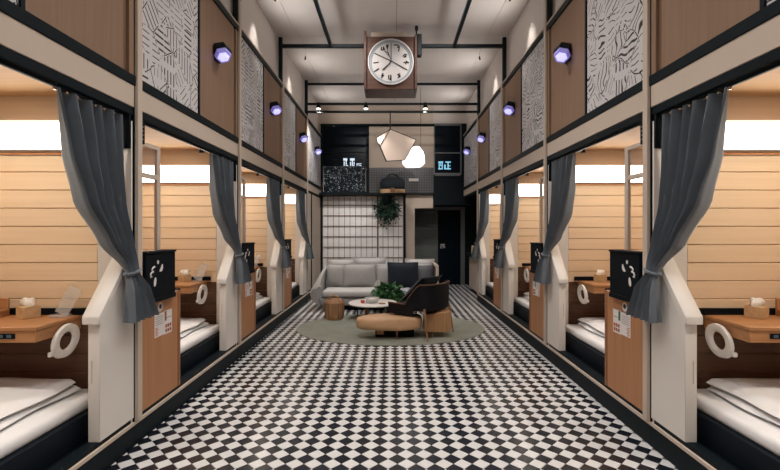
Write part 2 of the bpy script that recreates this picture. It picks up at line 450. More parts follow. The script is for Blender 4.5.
# ------------------------------------------------------------------ side walls
for s, side in SIDES:
    yend = YE if s < 0 else 12.1
    # plain upper wall, and the plain stretch of wall behind the first cabin
    b = B(s)
    b.box(-2.0, -1.87, 1.0, yend, 2.42, ZC)
    b.box(-2.0, -1.79, YB, 1.0, 0.0, ZC)
    wall = struct('wall_' + side, b.mesh('wall', 'plaster'))
    def wp(name, bb, mat):
        me = bb.mesh(name, mat); return link(name, me, wall)
    wp('fascia', B(s).box(-1.86, -1.79, 1.0, yend if s < 0 else 10.95, 2.35, 2.50, .003), 'cream')
    wp('header_rail', B(s).box(-1.86, -1.795, 1.0, yend if s < 0 else 10.95, 2.295, 2.35, .003), 'black_trim')
    wp('panel_rail', B(s).box(-1.86, -1.783, 1.0, yend if s < 0 else 10.95, 2.50, 2.57, .003), 'black_trim')
    wp('top_rail', B(s).box(-1.86, -1.783, 1.0, yend if s < 0 else 10.95, 3.80, 3.865, .003), 'black_trim')
    wp('ledge', B(s).box(-1.87, -1.778, 1.0, yend if s < 0 else 10.95, 3.865, 3.885, .002), 'cream')
    for k in range(-1, 4):
        yn = P0 + PITCH * k
        if k >= 0:
            top = 4.63 if k < 2 else 3.89
            wp('post', B(s, (0, yn, 0)).box(-1.86, -1.768, yn - .028, yn + .028, .171, top, .003), 'cream').location.y = yn
            wp('post_seam', B(s, (0, yn, 0)).box(-1.86, -1.789, yn - .037, yn - .029, 0, min(top, 3.80)), 'black_trim').location.y = yn
        y0 = yn + .04
        dv = yn + (1.06 if k < 0 else .965)
        if k < 3:
            wp('patterned_panel', B(s, (0, y0, 3)).box(-1.86, -1.797, y0, dv, 2.57, 3.80, .002), 'print_straight' if s < 0 else 'print_curvy').location = (0, y0, 3)
            wp('divider', B(s).box(-1.86, -1.786, dv + .003, dv + .027, 2.57, 3.80), 'black_trim')
            wp('wood_panel', B(s, (0, y0, 3)).box(-1.86, -1.80, dv + .03, yn + 1.88, 2.57, 3.80, .002), 'upper_wood').location = (0, y0, 3)
            wp('wood_edge', B(s, (0, y0, 3)).box(-1.86, -1.812, yn + 1.882, yn + 1.925, 2.57, 3.80), 'upper_wood_edge').location = (0, y0, 3)
            wp('wood_edge', B(s, (0, y0, 3)).box(-1.86, -1.79, yn + 1.927, yn + 1.982, 2.57, 3.80, .002), 'upper_wood').location = (0, y0, 3)
        else:
            ym = yn + 1.85
            wp('patterned_panel', B(s, (0, y0, 3)).box(-1.86, -1.80, y0, 9.75, 2.57, 3.80, .002), 'print_straight' if s < 0 else 'print_curvy').location = (0, y0, 3)
            wp('patterned_panel', B(s, (0, y0, 3)).box(-1.86, -1.80, 9.76, 10.94, 2.57, 3.80, .002), 'print_straight' if s < 0 else 'print_curvy').location = (0, y0, 3)
    # plinth with the pale strip and the dark track above it
    pe = YE if s < 0 else 9.2
    bb = struct('baseboard_' + side, B(s).box(-1.87, -1.79, 1.0, pe, 0, .145, .004).mesh('baseboard', 'black_trim'))
    link('pale_strip', B(s).box(-1.87, -1.786, 1.0, pe, .145, .17, .002).mesh('pale_strip', 'cream'), bb)
    link('track', B(s).box(-1.87, -1.80, 1.0, pe, .17, .20).mesh('track', 'black_trim'), bb)
    # cabin shells: ceiling, floor, inner wall
    struct('ceiling_cabin', B(s).box(-3.05, -1.861, .97, POST[3] + .03, 2.42, 2.46).mesh('ceiling_cabin', 'cabin_ceiling_wood'))
    struct('floor_cabin', B(s).box(-3.05, -1.872, .97, POST[3] + .03, 0.02, .17).mesh('floor_cabin', 'black_matte'))
    struct('wall_inner_' + side, B(s).box(-3.15, -3.05, .97, POST[3] + .03, 0, 2.46).mesh('wall_inner', 'valance_wood'))
    struct('wall_partition', B(s).box(-3.05, -1.79, .95, .999, 0, 2.42).mesh('wall_partition', 'cream'))

struct('wall_back', B().box(-2.0, 2.0, YB - .1, YB, 0, ZC).mesh('wall_back', 'plaster'))

# ------------------------------------------------------------------ cabins
def sheet2(b, grid, t):
    back = [[(x - t, y, z) for x, y, z in r] for r in grid]
    loop = lambda g: g
    f = [[b.bm.verts.new(p) for p in r] for r in grid]; k = [[b.bm.verts.new(p) for p in r] for r in back]
    nr, nc = len(f), len(f[0])
    for j in range(nr - 1):
        for i in range(nc - 1):
            b.bm.faces.new((f[j][i], f[j][i + 1], f[j + 1][i + 1], f[j + 1][i]))
            b.bm.faces.new((k[j][i], k[j + 1][i], k[j + 1][i + 1], k[j][i + 1]))
        for i in (0, nc - 1): b.bm.faces.new((f[j][i], f[j + 1][i], k[j + 1][i], k[j][i]))
    for i in range(nc - 1):
        for j in (0, nr - 1): b.bm.faces.new((f[j][i], f[j][i + 1], k[j][i + 1], k[j][i]))
    return b
def curtain_parts(s):
    rnd = random.Random(3)
    Zs = [2.275, 1.95, 1.68, 1.41, 1.27, 1.22, 1.10, .90]
    Yn = [-.70, -.61, -.50, -.34, -.225, -.205, -.235, -.265]
    Yf = [-.10, -.095, -.09, -.085, -.09, -.105, -.03, .035]
    Xc = [-1.835, -1.845, -1.84, -1.79, -1.745, -1.726, -1.70, -1.69]
    Am = [.036, .052, .056, .044, .024, .014, .030, .042]
    def lerp(arr, z):
        for i in range(len(Zs) - 1):
            if z <= Zs[i] and z >= Zs[i + 1]:
                t = (Zs[i] - z) / (Zs[i] - Zs[i + 1]); t2 = t * t * (3 - 2 * t) * .35 + t * .65
                return arr[i] + (arr[i + 1] - arr[i]) * t2
        return arr[-1]
    nu, nv = 84, 46
    ph = [rnd.uniform(-.5, .5) for _ in range(12)]
    grid = []
    for j in range(nv + 1):
        z = Zs[0] + (Zs[-1] - Zs[0]) * j / nv
        yn, yf, xc, am = lerp(Yn, z), lerp(Yf, z), lerp(Xc, z), lerp(Am, z)
        row = []
        for i in range(nu + 1):
            u = i / nu
            k = min(6, int(u * 7))
            a = 2 * math.pi * 5.5 * u + .6 * math.sin(2.4 * u * math.pi + 1.5 * (z - 1.2))
            f = math.sin(a) + .28 * math.sin(2 * a + .6) + .16 * math.sin(3.3 * u * 6.28 + 2.2 * z)
            # folds sag a little towards the tie
            sag = 0.10 * u * (1 - u) * max(0, min(1, (z - 1.22) / .5)) * (1 - max(0, min(1, (z - 1.6) / .7)))
            row.append((xc + am * f, yn + (yf - yn) * u + .008 * math.cos(a), z - sag * .4))
        grid.append(row)
    base = (-1.83, 0, 0)
    out = [('cloth', sheet2(B(s, base), grid, .005).mesh('cloth', 'curtain_fabric', 60), None)]
    tie = []
    for i in range(15):
        t = 2 * math.pi * i / 14
        tie.append((-1.728 + .033 * math.cos(t), -.155 + .068 * math.sin(t), 1.222 + .012 * math.sin(t)))
    out.append(('tieback', B(s, base).tube(tie[:-1], .011, 6, closed=True).mesh('tieback', 'curtain_fabric'), None))
    for i in range(8):
        y = -.69 + .083 * i
        out.append(('hook', B(s, base).box(-1.838, -1.826, y - .006, y + .006, 2.262, 2.296).mesh('hook', 'chrome'), None))
    return out
def stub_parts(s):
    base = (-1.83, -.22, .2)
    prof = [(-.39, .2), (-.038, .2), (-.038, 1.30), (-.11, 1.30), (-.39, .955)]
    capp = [(-.415, .925), (-.415, .972), (-.115, 1.335), (-.038, 1.335), (-.038, 1.29), (-.11, 1.29), (-.39, .925)]
    return [('panel', B(s, base).prism(prof, 'X', -1.863, -1.79, .003).mesh('panel', 'cream_light'), None),
            ('cap', B(s, base).prism(capp, 'X', -1.884, -1.778, .004).mesh('cap', 'cream_light'), None),
            ('slot', B(s, base).box(-1.842, -1.837, -.392, -.389, .56, .70).mesh('slot', 'cream'), None)]
def bed_parts(s):
    base = (-2.5, -1.0, .17)
    m = B(s, base).box(-3.02, -1.955, -1.94, -.075, .34, .425, .035, 4)
    return [('bed_base', B(s, base).box(-3.04, -1.93, -1.95, -.062, .17, .345, .006).mesh('bed_base', 'navy_board'), None),
            ('mattress', m.mesh('mattress', 'sheet_white', 60), None)]
def duvet_parts(s, seed):
    rnd = random.Random(seed)
    base = (-2.5, -.5, .4255)
    out = []
    for li, (x1, y0, z0, z1) in enumerate(((-2.08, -.86, .4255, .465), (-2.095, -.85, .456, .515))):
        b = B(s, base)
        nx, ny = 34, 30
        def hgt(u, v):
            e = min(u, 1 - u, v, 1 - v)
            return min(1, (e / .09)) ** .5 if e < .09 else 1
        top, bot = [], []
        for j in range(ny + 1):
            rt, rb = [], []
            for i in range(nx + 1):
                u, v = i / nx, j / ny
                x = -3.0 + (x1 + 3.0) * u; y = y0 + (-.10 - y0) * v
                wob = .006 * math.sin(9 * u + 3 * v + seed) + .005 * math.sin(17 * v - 7 * u + li)
                zc = (z0 + z1) / 2; th = (z1 - z0) / 2 * hgt(u, v)
                x += .012 * math.sin(8 * v + li * 2 + seed) * (u > .9); y += .012 * math.sin(10 * u + li) * (v < .1)
                cr_ = max(0, (abs(2 * u - 1) - .86) / .14) * max(0, (abs(2 * v - 1) - .86) / .14)
                x -= .05 * cr_ * (1 if u > .5 else -1); y -= .05 * cr_ * (1 if v > .5 else -1)
                rt.append((x, y, zc + th + (wob * .8 if li else 0) * hgt(u, v))); rb.append((x, y, zc - th))
            top.append(rt); bot.append(rb[::-1])
        b.surf(top); b.surf(bot)
        bmesh.ops.remove_doubles(b.bm, verts=b.bm.verts[:], dist=1e-4)
        out.append(('folded_layer', b.mesh('folded_layer', 'sheet_white', 70), None))
    return out
def desk_parts(s):
    base = (-2.5, -.25, .82)
    out = [('table_top', B(s, base).box(-3.04, -2.13, -.455, -.062, .895, .92, .004).mesh('table_top', 'desk_wood'), None),
           ('apron', B(s, base).box(-3.04, -2.136, -.448, -.062, .825, .895, .003).mesh('apron', 'desk_wood'), None)]
    out.append(('socket_panel', B(s, base).box(-2.60, -2.255, -.453, -.449, .848, .880, .002).mesh('socket_panel', 'black_glass'), None))
    for i in range(3):
        x = -2.29 - i * .05
        out.append(('socket', B(s, base).box(x - .014, x + .014, -.4545, -.453, .855, .873).mesh('socket', 'socket_glow'), 2))
    out.append(('cable_strip', B(s, base).box(-3.04, -2.09, -.085, -.0605, .92, .965, .003).mesh('cable_strip', 'black_matte'), None))
    return out
def ring_parts(s):
    base = (-2.12, -.23, .78)
    pts = []
    for i in range(28):
        t = 2 * math.pi * i / 28
        ru, rv = .105, .085
        y = math.cos(t) * ru; z = math.sin(t) * rv
        a = .55
        pts.append((-2.112, -.235 + y * math.cos(a) - z * math.sin(a), .785 + y * math.sin(a) + z * math.cos(a)))
    b = B(s, base)
    # flattened ring: outer and inner loops
    rings = []
    c = Vector((-2.112, -.235, .785))
    for p in pts:
        d = (Vector(p) - c)
        rings.append([b.bm.verts.new(c + d * k + Vector((dx, 0, 0))) for k, dx in ((.62, -.010), (.62, .006), (.82, .016), (1.12, .010), (1.16, -.010))])
    n = len(rings)
    for i in range(n):
        A, C_ = rings[i], rings[(i + 1) % n]
        for j in range(5): b.bm.faces.new((A[j], A[(j + 1) % 5], C_[(j + 1) % 5], C_[j]))
    return [('ring', b.mesh('ring', 'white_plastic', 60), None),
            ('lug', B(s, base).box(-2.125, -2.10, -.375, -.335, .715, .745, .006, 2).mesh('lug', 'white_plastic'), None)]
def tissue_parts(s):
    b = B(s).box(-.05, .05, -.05, .05, 0, .078, .003).xf(Matrix.Rotation(math.radians(-28), 4, 'Z'))
    t = B(s)
    rings = []
    for z, r in ((.076, .030), (.095, .040), (.112, .036), (.128, .024)):
        rings.append([t.bm.verts.new((r * (1 + .28 * math.sin(3 * a + z * 40)) * math.cos(a) * 1.2, r * (1 + .2 * math.cos(4 * a)) * math.sin(a) * .7, z + .006 * math.sin(2 * a))) for a in [2 * math.pi * i / 12 for i in range(12)]])
    t._skin(rings)
    return [('box', b.mesh('box', 'box_wood'), None), ('tissue', t.mesh('tissue', 'tissue', 60), None)]
def stand_parts(s):
    M = Matrix.Rotation(math.radians(24), 4, 'Y') @ Matrix.Rotation(math.radians(-10), 4, 'X')
    return [('sheet', B(s).box(-.045, .045, -.002, .002, .0, .19, .001).xf(Matrix.Translation((0, 0, .02)) @ M).mesh('sheet', 'acrylic'), None),
            ('foot', B(s).box(-.055, .05, -.035, .035, .0, .018, .003).mesh('foot', 'acrylic'), None)]
def panel_parts(s):
    base = (-1.84, .335, .2)
    return [('board', B(s, base).box(-1.89, -1.79, .06, .575, .2, .995, .002).mesh('board', 'door_wood'), None),
            ('edge_stile', B(s, base).box(-1.89, -1.784, .576, .61, .2, .995, .002).mesh('edge_stile', 'door_edge_wood'), None)]
def blackbox_parts(s):
    base = (-1.80, .26, .997)
    out = [('body', B(s, base).box(-1.853, -1.758, .055, .47, .997, 1.325, .003).mesh('body', 'black_matte'), None),
           ('lid', B(s, base).box(-1.853, -1.75, .05, .476, 1.326, 1.342, .003).mesh('lid', 'black_matte'), None),
           ('front_lip', B(s, base).box(-1.782, -1.752, .055, .474, .962, .996, .003).mesh('front_lip', 'black_matte'), None)]
    def blob(cy, cz, a, bb, rot, bend=0):
        b = B(s, base); n = 16; vo = []
        for i in range(n):
            t = 2 * math.pi * i / n
            y = a * math.cos(t); z = bb * math.sin(t) + bend * (y / a) ** 2
            vo.append((cy + y * math.cos(rot) - z * math.sin(rot), cz + y * math.sin(rot) + z * math.cos(rot)))
        b.prism(vo, 'X', -1.7578, -1.7562)
        return b.mesh('sticker', 'paper')
    out.append(('sticker', blob(.21, 1.259, .013, .015, 0), 0))
    out.append(('sticker', blob(.262, 1.206, .034, .015, .9, .012), 0))
    out.append(('sticker', blob(.17, 1.115, .034, .016, 1.35), 0))
    sw = [(-1.757, .105 + .05 * i / 14 + .014 * math.sin(i * 1.1), 1.15 + .085 * i / 14 + .006 * math.cos(i * 1.1)) for i in range(15)]
    out.append(('sticker', B(s, base).tube(sw, .007, 5).mesh('sticker', 'paper'), 0))
    return out
def screen_parts(s):
    base = (-1.87, .2, .995)
    X0, X1 = -1.886, -1.858
    return [('stile', B(s, base).box(X0, X1, .39, .435, .996, 2.16, .002).mesh('stile', 'cream'), None),
            ('stile', B(s, base).box(X0, X1, .035, .065, .996, 2.16, .002).mesh('stile', 'cream'), None),
            ('rail', B(s, base).box(X0, X1, .065, .39, 2.13, 2.16, .002).mesh('rail', 'cream'), None),
            ('rail', B(s, base).box(X0, X1, .065, .39, 1.895, 1.93, .002).mesh('rail', 'cream'), None),
            ('pane', B(s, base).box(-1.874, -1.871, .065, .39, 1.93, 2.13).mesh('pane', 'pane_clear'), None)]
def notice_parts(s, kind):
    X = -1.7895 if s < 0 else -1.7895
    def quad(y0, y1, z0, z1, mat, lift=.0012, nm='print'):
        return (nm, B(s, (-1.789, .3, .75)).box(X, X + lift, y0, y1, z0, z1).mesh(nm, mat))
    L_ = [('sheet', B(s, (-1.789, .3, .75)).box(X, X + .001, .22, .36, .64, .815).mesh('sheet', 'paper'), None),
          ('sheet', B(s, (-1.789, .3, .75)).box(X, X + .0014, .36, .475, .635, .82).mesh('sheet', 'paper'), None)]
    n = 16
    disc = [(.30 + .034 * math.cos(2 * math.pi * i / n), .862 + .036 * math.sin(2 * math.pi * i / n)) for i in range(n)]
    L_.append(('badge', B(s, (-1.789, .3, .75)).prism(disc, 'X', X, X + .0015).mesh('badge', 'paper'), None))
    d2 = [(.302 + .020 * math.cos(2 * math.pi * i / n), .866 + .019 * math.sin(2 * math.pi * i / n)) for i in range(n)]
    L_.append(('badge_mark', B(s, (-1.789, .3, .75)).prism(d2, 'X', X, X + .002).mesh('badge_mark', 'navy_print'), 2))
    for z in (.79, .775, .76, .745, .73):
        L_.append((*quad(.232, .345, z, z + .004, 'grey_metal', .0016), 0))
    for i in range(5):
        L_.append((*quad(.232, .262 + .01 * (i % 2), .65 + i * .014, .657 + i * .014, 'red_print', .0016), 0))
    L_.append((*quad(.363, .392, .74, .815, 'brown_print' if s < 0 else 'green_print', .002), 1))
    L_.append((*quad(.395, .465, .76, .764, 'ink', .002), 1))
    for i in range(3):
        for j in range(2):
            L_.append((*quad(.375 + .032 * i, .40 + .032 * i, .648 + .036 * j, .675 + .036 * j, 'red_print' if (i + j) % 2 else 'brown_print', .002), 1))
    for t_ in L_:
        for v_ in t_[1].vertices: v_.co.z += .045
    return L_
def bracket_parts(s):
    base = (-1.83, .08, 2.12)
    return [('back_block', B(s, base).box(-1.93, -1.797, -.078, -.0585, 2.06, 2.294, .003).mesh('back_block', 'black_matte'), None),
            ('block', B(s, base).box(-1.855, -1.798, .032, .11, 2.12, 2.294, .003).mesh('block', 'black_matte'), None)] + \
           [('slit', B(s, base).box(-1.80, -1.796, .05, .095, 2.15 + .03 * i, 2.158 + .03 * i).mesh('slit', 'grey_metal'), 1) for i in range(4)]
def lamp_parts(s):
    """hexagonal wall lamp: back plate, hood, violet lens"""
    base = (-1.80, 0, 0)
    out = [('back_plate', B(s, base).box(-1.80, -1.768, -.055, .055, -.075, .095, .006).mesh('back_plate', 'black_steel'), None)]
    M = Matrix.Translation((-1.730, -.02, .005)) @ (-Vector((.40, -.42, -.80))).normalized().to_track_quat('Z', 'Y').to_matrix().to_4x4()
    def hexr(z, r, n=6, a0=math.pi / 6):
        return [Vector((r * math.cos(a0 + 2 * math.pi * i / n), r * math.sin(a0 + 2 * math.pi * i / n), z)) for i in range(n)]
    b = B(s, base); rings = [[b.bm.verts.new(p) for p in hexr(z, r)] for z, r in ((.085, .060), (.070, .088), (.002, .096), (-.012, .092))]
    b._skin(rings); b.xf(M); out.append(('hood', b.mesh('hood', 'black_steel', 25), None))
    b = B(s, base); rings = [[b.bm.verts.new(p) for p in hexr(z, r)] for z, r in ((-.0125, .082), (-.060, .076))]
    b._skin(rings); b.xf(M); out.append(('lens', b.mesh('lens', 'lamp_lens', 20), None))
    b = B(s, base); rings = [[b.bm.verts.new(p) for p in hexr(z, r)] for z, r in ((-.0605, .060), (-.082, .036))]
    b._skin(rings); b.xf(M); out.append(('lens_tip', b.mesh('lens_tip', 'lamp_core', 20), 2))
    out.append(('arm', B(s, base).cyl((-1.77, 0, .03), (-1.72, 0, .03), .022).mesh('arm', 'black_steel'), None))
    return out

slat_me = {}
for s, side in SIDES:
    for k, P in enumerate(POST):
        o_ = ORD[k]; cab = 'in the %s cabin on the %s' % (o_, side)
        # partition at the far end of this cabin
        part = struct('wall_partition', B(s).box(-3.05, -1.862, -.045, .03, .02, 2.42).mesh('wall_partition', 'desk_wood') if ('part', s) not in CACHE else CACHE[('part', s)], loc=(0, P, 0))
        CACHE[('part', s)] = part.data
        if s not in slat_me:
            slat_me[s] = B(s).box(-3.045, -2.03, -.056, -.040, 0.0, .1205, .003).mesh('slat', 'slat_wood')
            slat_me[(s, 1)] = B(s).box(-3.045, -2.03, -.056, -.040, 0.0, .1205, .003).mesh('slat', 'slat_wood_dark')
            CACHE[('val', s)] = B(s).box(-3.045, -1.862, -.060, -.03, 2.25, 2.419).mesh('valance', 'valance_wood')
            CACHE[('jamb', s)] = B(s).box(-2.028, -1.795, -.058, -.0455, .17, 2.25, .002).mesh('jamb', 'cream_light')
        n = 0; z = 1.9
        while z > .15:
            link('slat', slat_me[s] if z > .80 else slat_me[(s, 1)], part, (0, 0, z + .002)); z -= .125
        link('valance', CACHE[('val', s)], part); link('jamb', CACHE[('jamb', s)], part)
        make('light_box', 'white glowing light box high on the slatted wall ' + cab, 'light', (2.5 * s, P - .08, 2.03), lambda: [
            ('diffuser', B(s, (-2.5, -.08, 2.03)).box(-3.04, -2.035, -.098, -.056, 2.045, 2.235, .004).mesh('diffuser', 'cabin_light'), None),
            ('top_board', B(s, (-2.5, -.08, 2.03)).box(-3.04, -2.03, -.125, -.061, 2.236, 2.249).mesh('top_board', 'valance_wood'), None),  # board added to keep the diffuser's light off the valance
            ('tray', B(s, (-2.5, -.08, 2.03)).box(-3.04, -2.03, -.108, -.056, 2.030, 2.044).mesh('tray', 'bronze'), None)], 'cabin light boxes', ('lb', s))
        sx = lambda x: x * (-s)
        make('half_wall', 'cream half wall with a sloping cap at the far end of the %s cabin on the %s' % (o_, side), 'half wall', (1.83 * s, P - .22, .2), lambda: stub_parts(s), 'sloping half walls', ('stub', s))
        make('curtain', 'grey curtain tied back at the far end of the %s cabin on the %s' % (o_, side), 'curtain', (1.83 * s, P, 0), lambda: curtain_parts(s), 'tied back curtains', ('cur', s))
        make('curtain_rail', 'black curtain rail across the opening of the %s cabin on the %s' % (o_, side), 'curtain rail', (1.835 * s, P - 1.0, 2.29), lambda: [(None, B(s, (-1.835, -1.0, 2.29)).box(-1.845, -1.825, -1.93, -.062, 2.275, 2.2945, .003).mesh('curtain_rail', 'black_steel'), None)], 'curtain rails', ('rail', s))
        make('bed', 'low bed with dark base and white sheet ' + cab, 'bed', (2.5 * s, P - 1.0, .17), lambda: bed_parts(s), 'cabin beds', ('bed', s))
        make('folded_duvet', 'folded white duvet lying on the bed ' + cab, 'duvet', (2.5 * s, P - .5, .4255), lambda: duvet_parts(s, 1 if s < 0 else 4), 'folded duvets', ('duv', s))
        make('wall_desk', 'orange wooden wall desk above the bed ' + cab, 'desk', (2.5 * s, P - .25, .82), lambda: desk_parts(s), 'cabin desks', ('desk', s))
        make('hanging_ring', 'white plastic ring hanging on the desk side ' + cab, 'ring', (2.12 * s, P - .23, .78), lambda: ring_parts(s), 'white rings', ('ring', s))
        make('tissue_box', 'small wooden tissue box on the desk ' + cab, 'tissue box', ((2.41 if k % 2 == 0 else 2.34) * s, P - .17, .9205), lambda: tissue_parts(s), 'tissue boxes', ('tis', s))
        if s < 0: make('acrylic_stand', 'tilted clear acrylic card stand on the desk ' + cab, 'card stand', (2.21 * s, P - .15, .9205), lambda: stand_parts(s), 'acrylic stands', ('acr', s))
        make('sprinkler', 'small black sprinkler on the ceiling ' + cab, 'sprinkler', (2.12 * s, P - .24, 2.419), lambda: [
            ('plate', B(s).cyl((0, 0, -.008), (0, 0, 0), .032, n=14).mesh('plate', 'black_steel'), None),
            ('nozzle', B(s).cyl((0, 0, -.05), (0, 0, -.008), .018, n=10).cyl((0, 0, -.062), (0, 0, -.05), .028, n=12).mesh('nozzle', 'black_steel'), None)], 'cabin sprinklers', ('spr', s))
        cl = make('cabin_fill_lamp', 'added round ceiling fill lamp at the near end of the %s cabin on the %s' % (o_, side), 'lamp', (2.45 * s, P - .95, 2.419), lambda: [
            ('rim', B(s).lathe([(.085, 0), (.085, -.010), (.075, -.012)], n=20).mesh('rim', 'white_plastic'), None),
            ('lens', B(s).cyl((0, 0, -.0135), (0, 0, -.0125), .07, n=20).mesh('lens', 'lens_warm'), None)], 'added cabin fill lamps', ('cl', s))
        spot('cabin_fill_light', (2.45 * s, P - .95, 2.39), (2.45 * s, P - .45, 1.2), P_CAB, 150, .8, .06, (1.0, .91, .79), parent=cl)  # added lamp, kept out of view, brightens slats and desk evenly
        # things that stand at the near end of the next bay
        if k < 3:
            nx = 'of the %s cabin on the %s' % (ORD[k + 1], side)
            make('screen_panel', 'orange wood screen panel at the near end ' + nx, 'panel', (1.84 * s, P + .335, .2), lambda: panel_parts(s), 'orange screen panels', ('pan', s))
            make('letter_box', 'black box with white stickers on the wood panel ' + nx, 'box', (1.80 * s, P + .26, .997), lambda: blackbox_parts(s), 'black boxes', ('bbx', s))
            make('window_frame', 'slim cream glazed frame above the wood panel ' + nx, 'frame', (1.87 * s, P + .2, .995), lambda: screen_parts(s), 'cream glazed frames', ('scr', s))
            make('notice', 'notice sheets and round badge on the panel ' + nx, 'notice', (1.789 * s, P + .3, .75), lambda: notice_parts(s, k), 'notices', ('not', s))
            make('bracket', 'black slotted bracket at the post top ' + nx, 'bracket', (1.83 * s, P + .08, 2.12), lambda: bracket_parts(s), 'post brackets', ('brk', s))
            make('wall_lamp', 'black hexagonal wall lamp with violet lens above the %s cabin on the %s' % (ORD[k + 1], side), 'lamp', (1.80 * s, P + 1.39, 3.29), lambda: lamp_parts(s), 'violet wall lamps', ('wl', s))
        else:
            make('wall_lamp', 'black hexagonal wall lamp with violet lens beside the end wall on the %s' % side, 'lamp', (1.80 * s, 10.1, 3.33), lambda: lamp_parts(s), 'violet wall lamps', ('wl', s))

# orange box at the far edge of the nearest desks
for s, side in SIDES:
    make('wooden_caddy', 'small orange wooden caddy at the inner end of the nearest desk on the %s' % side, 'caddy', (2.66 * s, P0 - .14, .9205), lambda: [
        ('back', B(s).box(-.07, .07, .02, .035, 0, .12, .002).mesh('back', 'desk_wood'), None),
        ('tray', B(s).box(-.07, .07, -.035, .019, 0, .045, .002).mesh('tray', 'desk_wood'), None)], 'desk caddies')
# closed bay beyond the last cabin on the left
b = B().box(-1.85, -1.80, POST[3] + .03, YE, .2, 2.295)
w4 = struct('wall_end_bay_left', b.mesh('wall_end_bay', 'cream'))
link('edge_strip', B().box(-1.80, -1.785, 9.60, 9.66, .2, 2.295).mesh('edge_strip', 'black_trim'), w4)
link('edge_strip', B().box(-1.80, -1.785, 10.88, 10.945, .2, 2.295).mesh('edge_strip', 'black_trim'), w4)

# ------------------------------------------------------------------ nook beyond the last cabin on the right
struct('wall_nook_right', B().box(2.35, 2.45, 9.14, 12.1, 0, 2.42).mesh('wall_nook', 'cream'))
struct('ceiling_nook', B().box(1.865, 2.45, 9.14, 12.1, 2.36, 2.42).mesh('ceiling_nook', 'black_matte'))
make('counter', 'dark wash counter in the nook past the last right cabin', 'counter', (2.08, 10.2, 0), lambda: [
    ('counter_top', B(0, (2.08, 10.2, 0)).box(1.84, 2.349, 9.6, 10.8, .86, .93, .004).mesh('counter_top', 'black_trim'), None),
    ('cabinet', B(0, (2.08, 10.2, 0)).box(1.90, 2.349, 9.62, 10.78, .10, .859, .004).mesh('cabinet', 'cream'), None),
    ('toe_kick', B(0, (2.08, 10.2, 0)).box(1.95, 2.349, 9.64, 10.76, 0, .099).mesh('toe_kick', 'black_trim'), None)])
for i, (x, y, r, hh, mt, lab) in enumerate(((1.93, 9.95, .045, .17, 'tissue', 'cream rolled towel standing on the dark wash counter, nearer one'), (1.95, 10.15, .05, .15, 'pot_grey', 'pale grey cup standing on the dark wash counter, middle one'), (1.93, 10.4, .045, .18, 'valance_wood', 'tan wooden canister on the dark wash counter, far one'))):
    make('canister', lab, 'canister', (x, y, .931), lambda: [
        ('body', B().lathe([(r, 0), (r * 1.02, .01), (r, hh), (r * .8, hh + .004)], n=16).mesh('body', mt), None),
        ('lid', B().lathe([(r * .82, hh + .005), (r * .85, hh + .015), (r * .3, hh + .022)], n=16).mesh('lid', mt), None)], 'canisters on the counter')

# ------------------------------------------------------------------ end wall
eb = B()
eb.box(-1.95, 1.02, YE, YE + .15, 2.05, ZC)
eb.box(-1.95, .56, YE, YE + .15, 0, 2.05)
struct('wall_end', eb.mesh('wall_end', 'cream'))
struct('wall_end_recess', B().box(1.02, 2.0, YE + .0, YE + .15, 2.13, 4.18).mesh('wall_end_recess', 'black_trim'))
struct('wall_end_top', B().box(1.021, 1.99, YE + .06, YE + .15, 4.181, ZC).mesh('wall_end_top', 'plaster'))
struct('wall_door_back', B().box(.4, 2.5, 12.02, 12.1, 0, 2.42).mesh('wall_door_back', 'black_trim'))
struct('wall_door_side', B().box(.46, .56, YE + .151, 12.02, 0, 2.42).mesh('wall_door_side', 'cream'))
struct('ceiling_door', B().box(.46, 1.864, YE + .151, 12.02, 2.14, 2.24).mesh('ceiling_door', 'black_matte'))
# door leaf, black leaf, metal frame
def at_door(nm, x0, x1, z0, z1, y0, y1, mat, bev=.003): return B(0, (x0, y0, z0)).box(x0, x1, y0, y1, z0, z1, bev)
d1 = link('door_1', B(0, (.90, 11.95, 0)).box(.565, 1.245, 11.93, 11.975, .01, 2.045, .003).mesh('door', 'slate'), None, (.90, 11.95, 0)); d1['kind'] = 'structure'
link('door_closer', B().box(-.05, .25, -.06, -.022, 1.96, 2.02, .004).mesh('door_closer', 'grey_metal'), d1)
link('door_handle', B().box(.27, .30, -.06, -.022, .92, 1.10, .004).mesh('door_handle', 'grey_metal'), d1)
d2 = link('door_2', B(0, (1.56, 11.97, 0)).box(1.25, 1.868, 11.96, 12.0, .01, 2.045, .003).mesh('door', 'black_glass'), None, (1.56, 11.97, 0)); d2['kind'] = 'structure'
nb = B()
nb.box(-.245, -.19, -.016, -.012, 1.10, 1.115).box(-.205, -.19, -.016, -.012, 1.06, 1.10).box(-.245, -.19, -.016, -.012, 1.055, 1.067).box(-.245, -.232, -.016, -.012, 1.01, 1.055).box(-.245, -.19, -.016, -.012, 1.0, 1.012)
nb.box(-.175, -.12, -.016, -.012, 1.10, 1.115).box(-.175, -.162, -.016, -.012, 1.0, 1.10).box(-.175, -.12, -.016, -.012, 1.055, 1.067).box(-.133, -.12, -.016, -.012, 1.0, 1.06)
link('door_number', nb.mesh('door_number', 'paper'), d2)
t1 = B(); t1.box(1.87, 1.98, 11.90, 12.015, 0, 2.13).box(.562, 1.87, 11.90, 12.015, 2.047, 2.13)
struct('trim_1', t1.mesh('trim', 'grey_metal'))
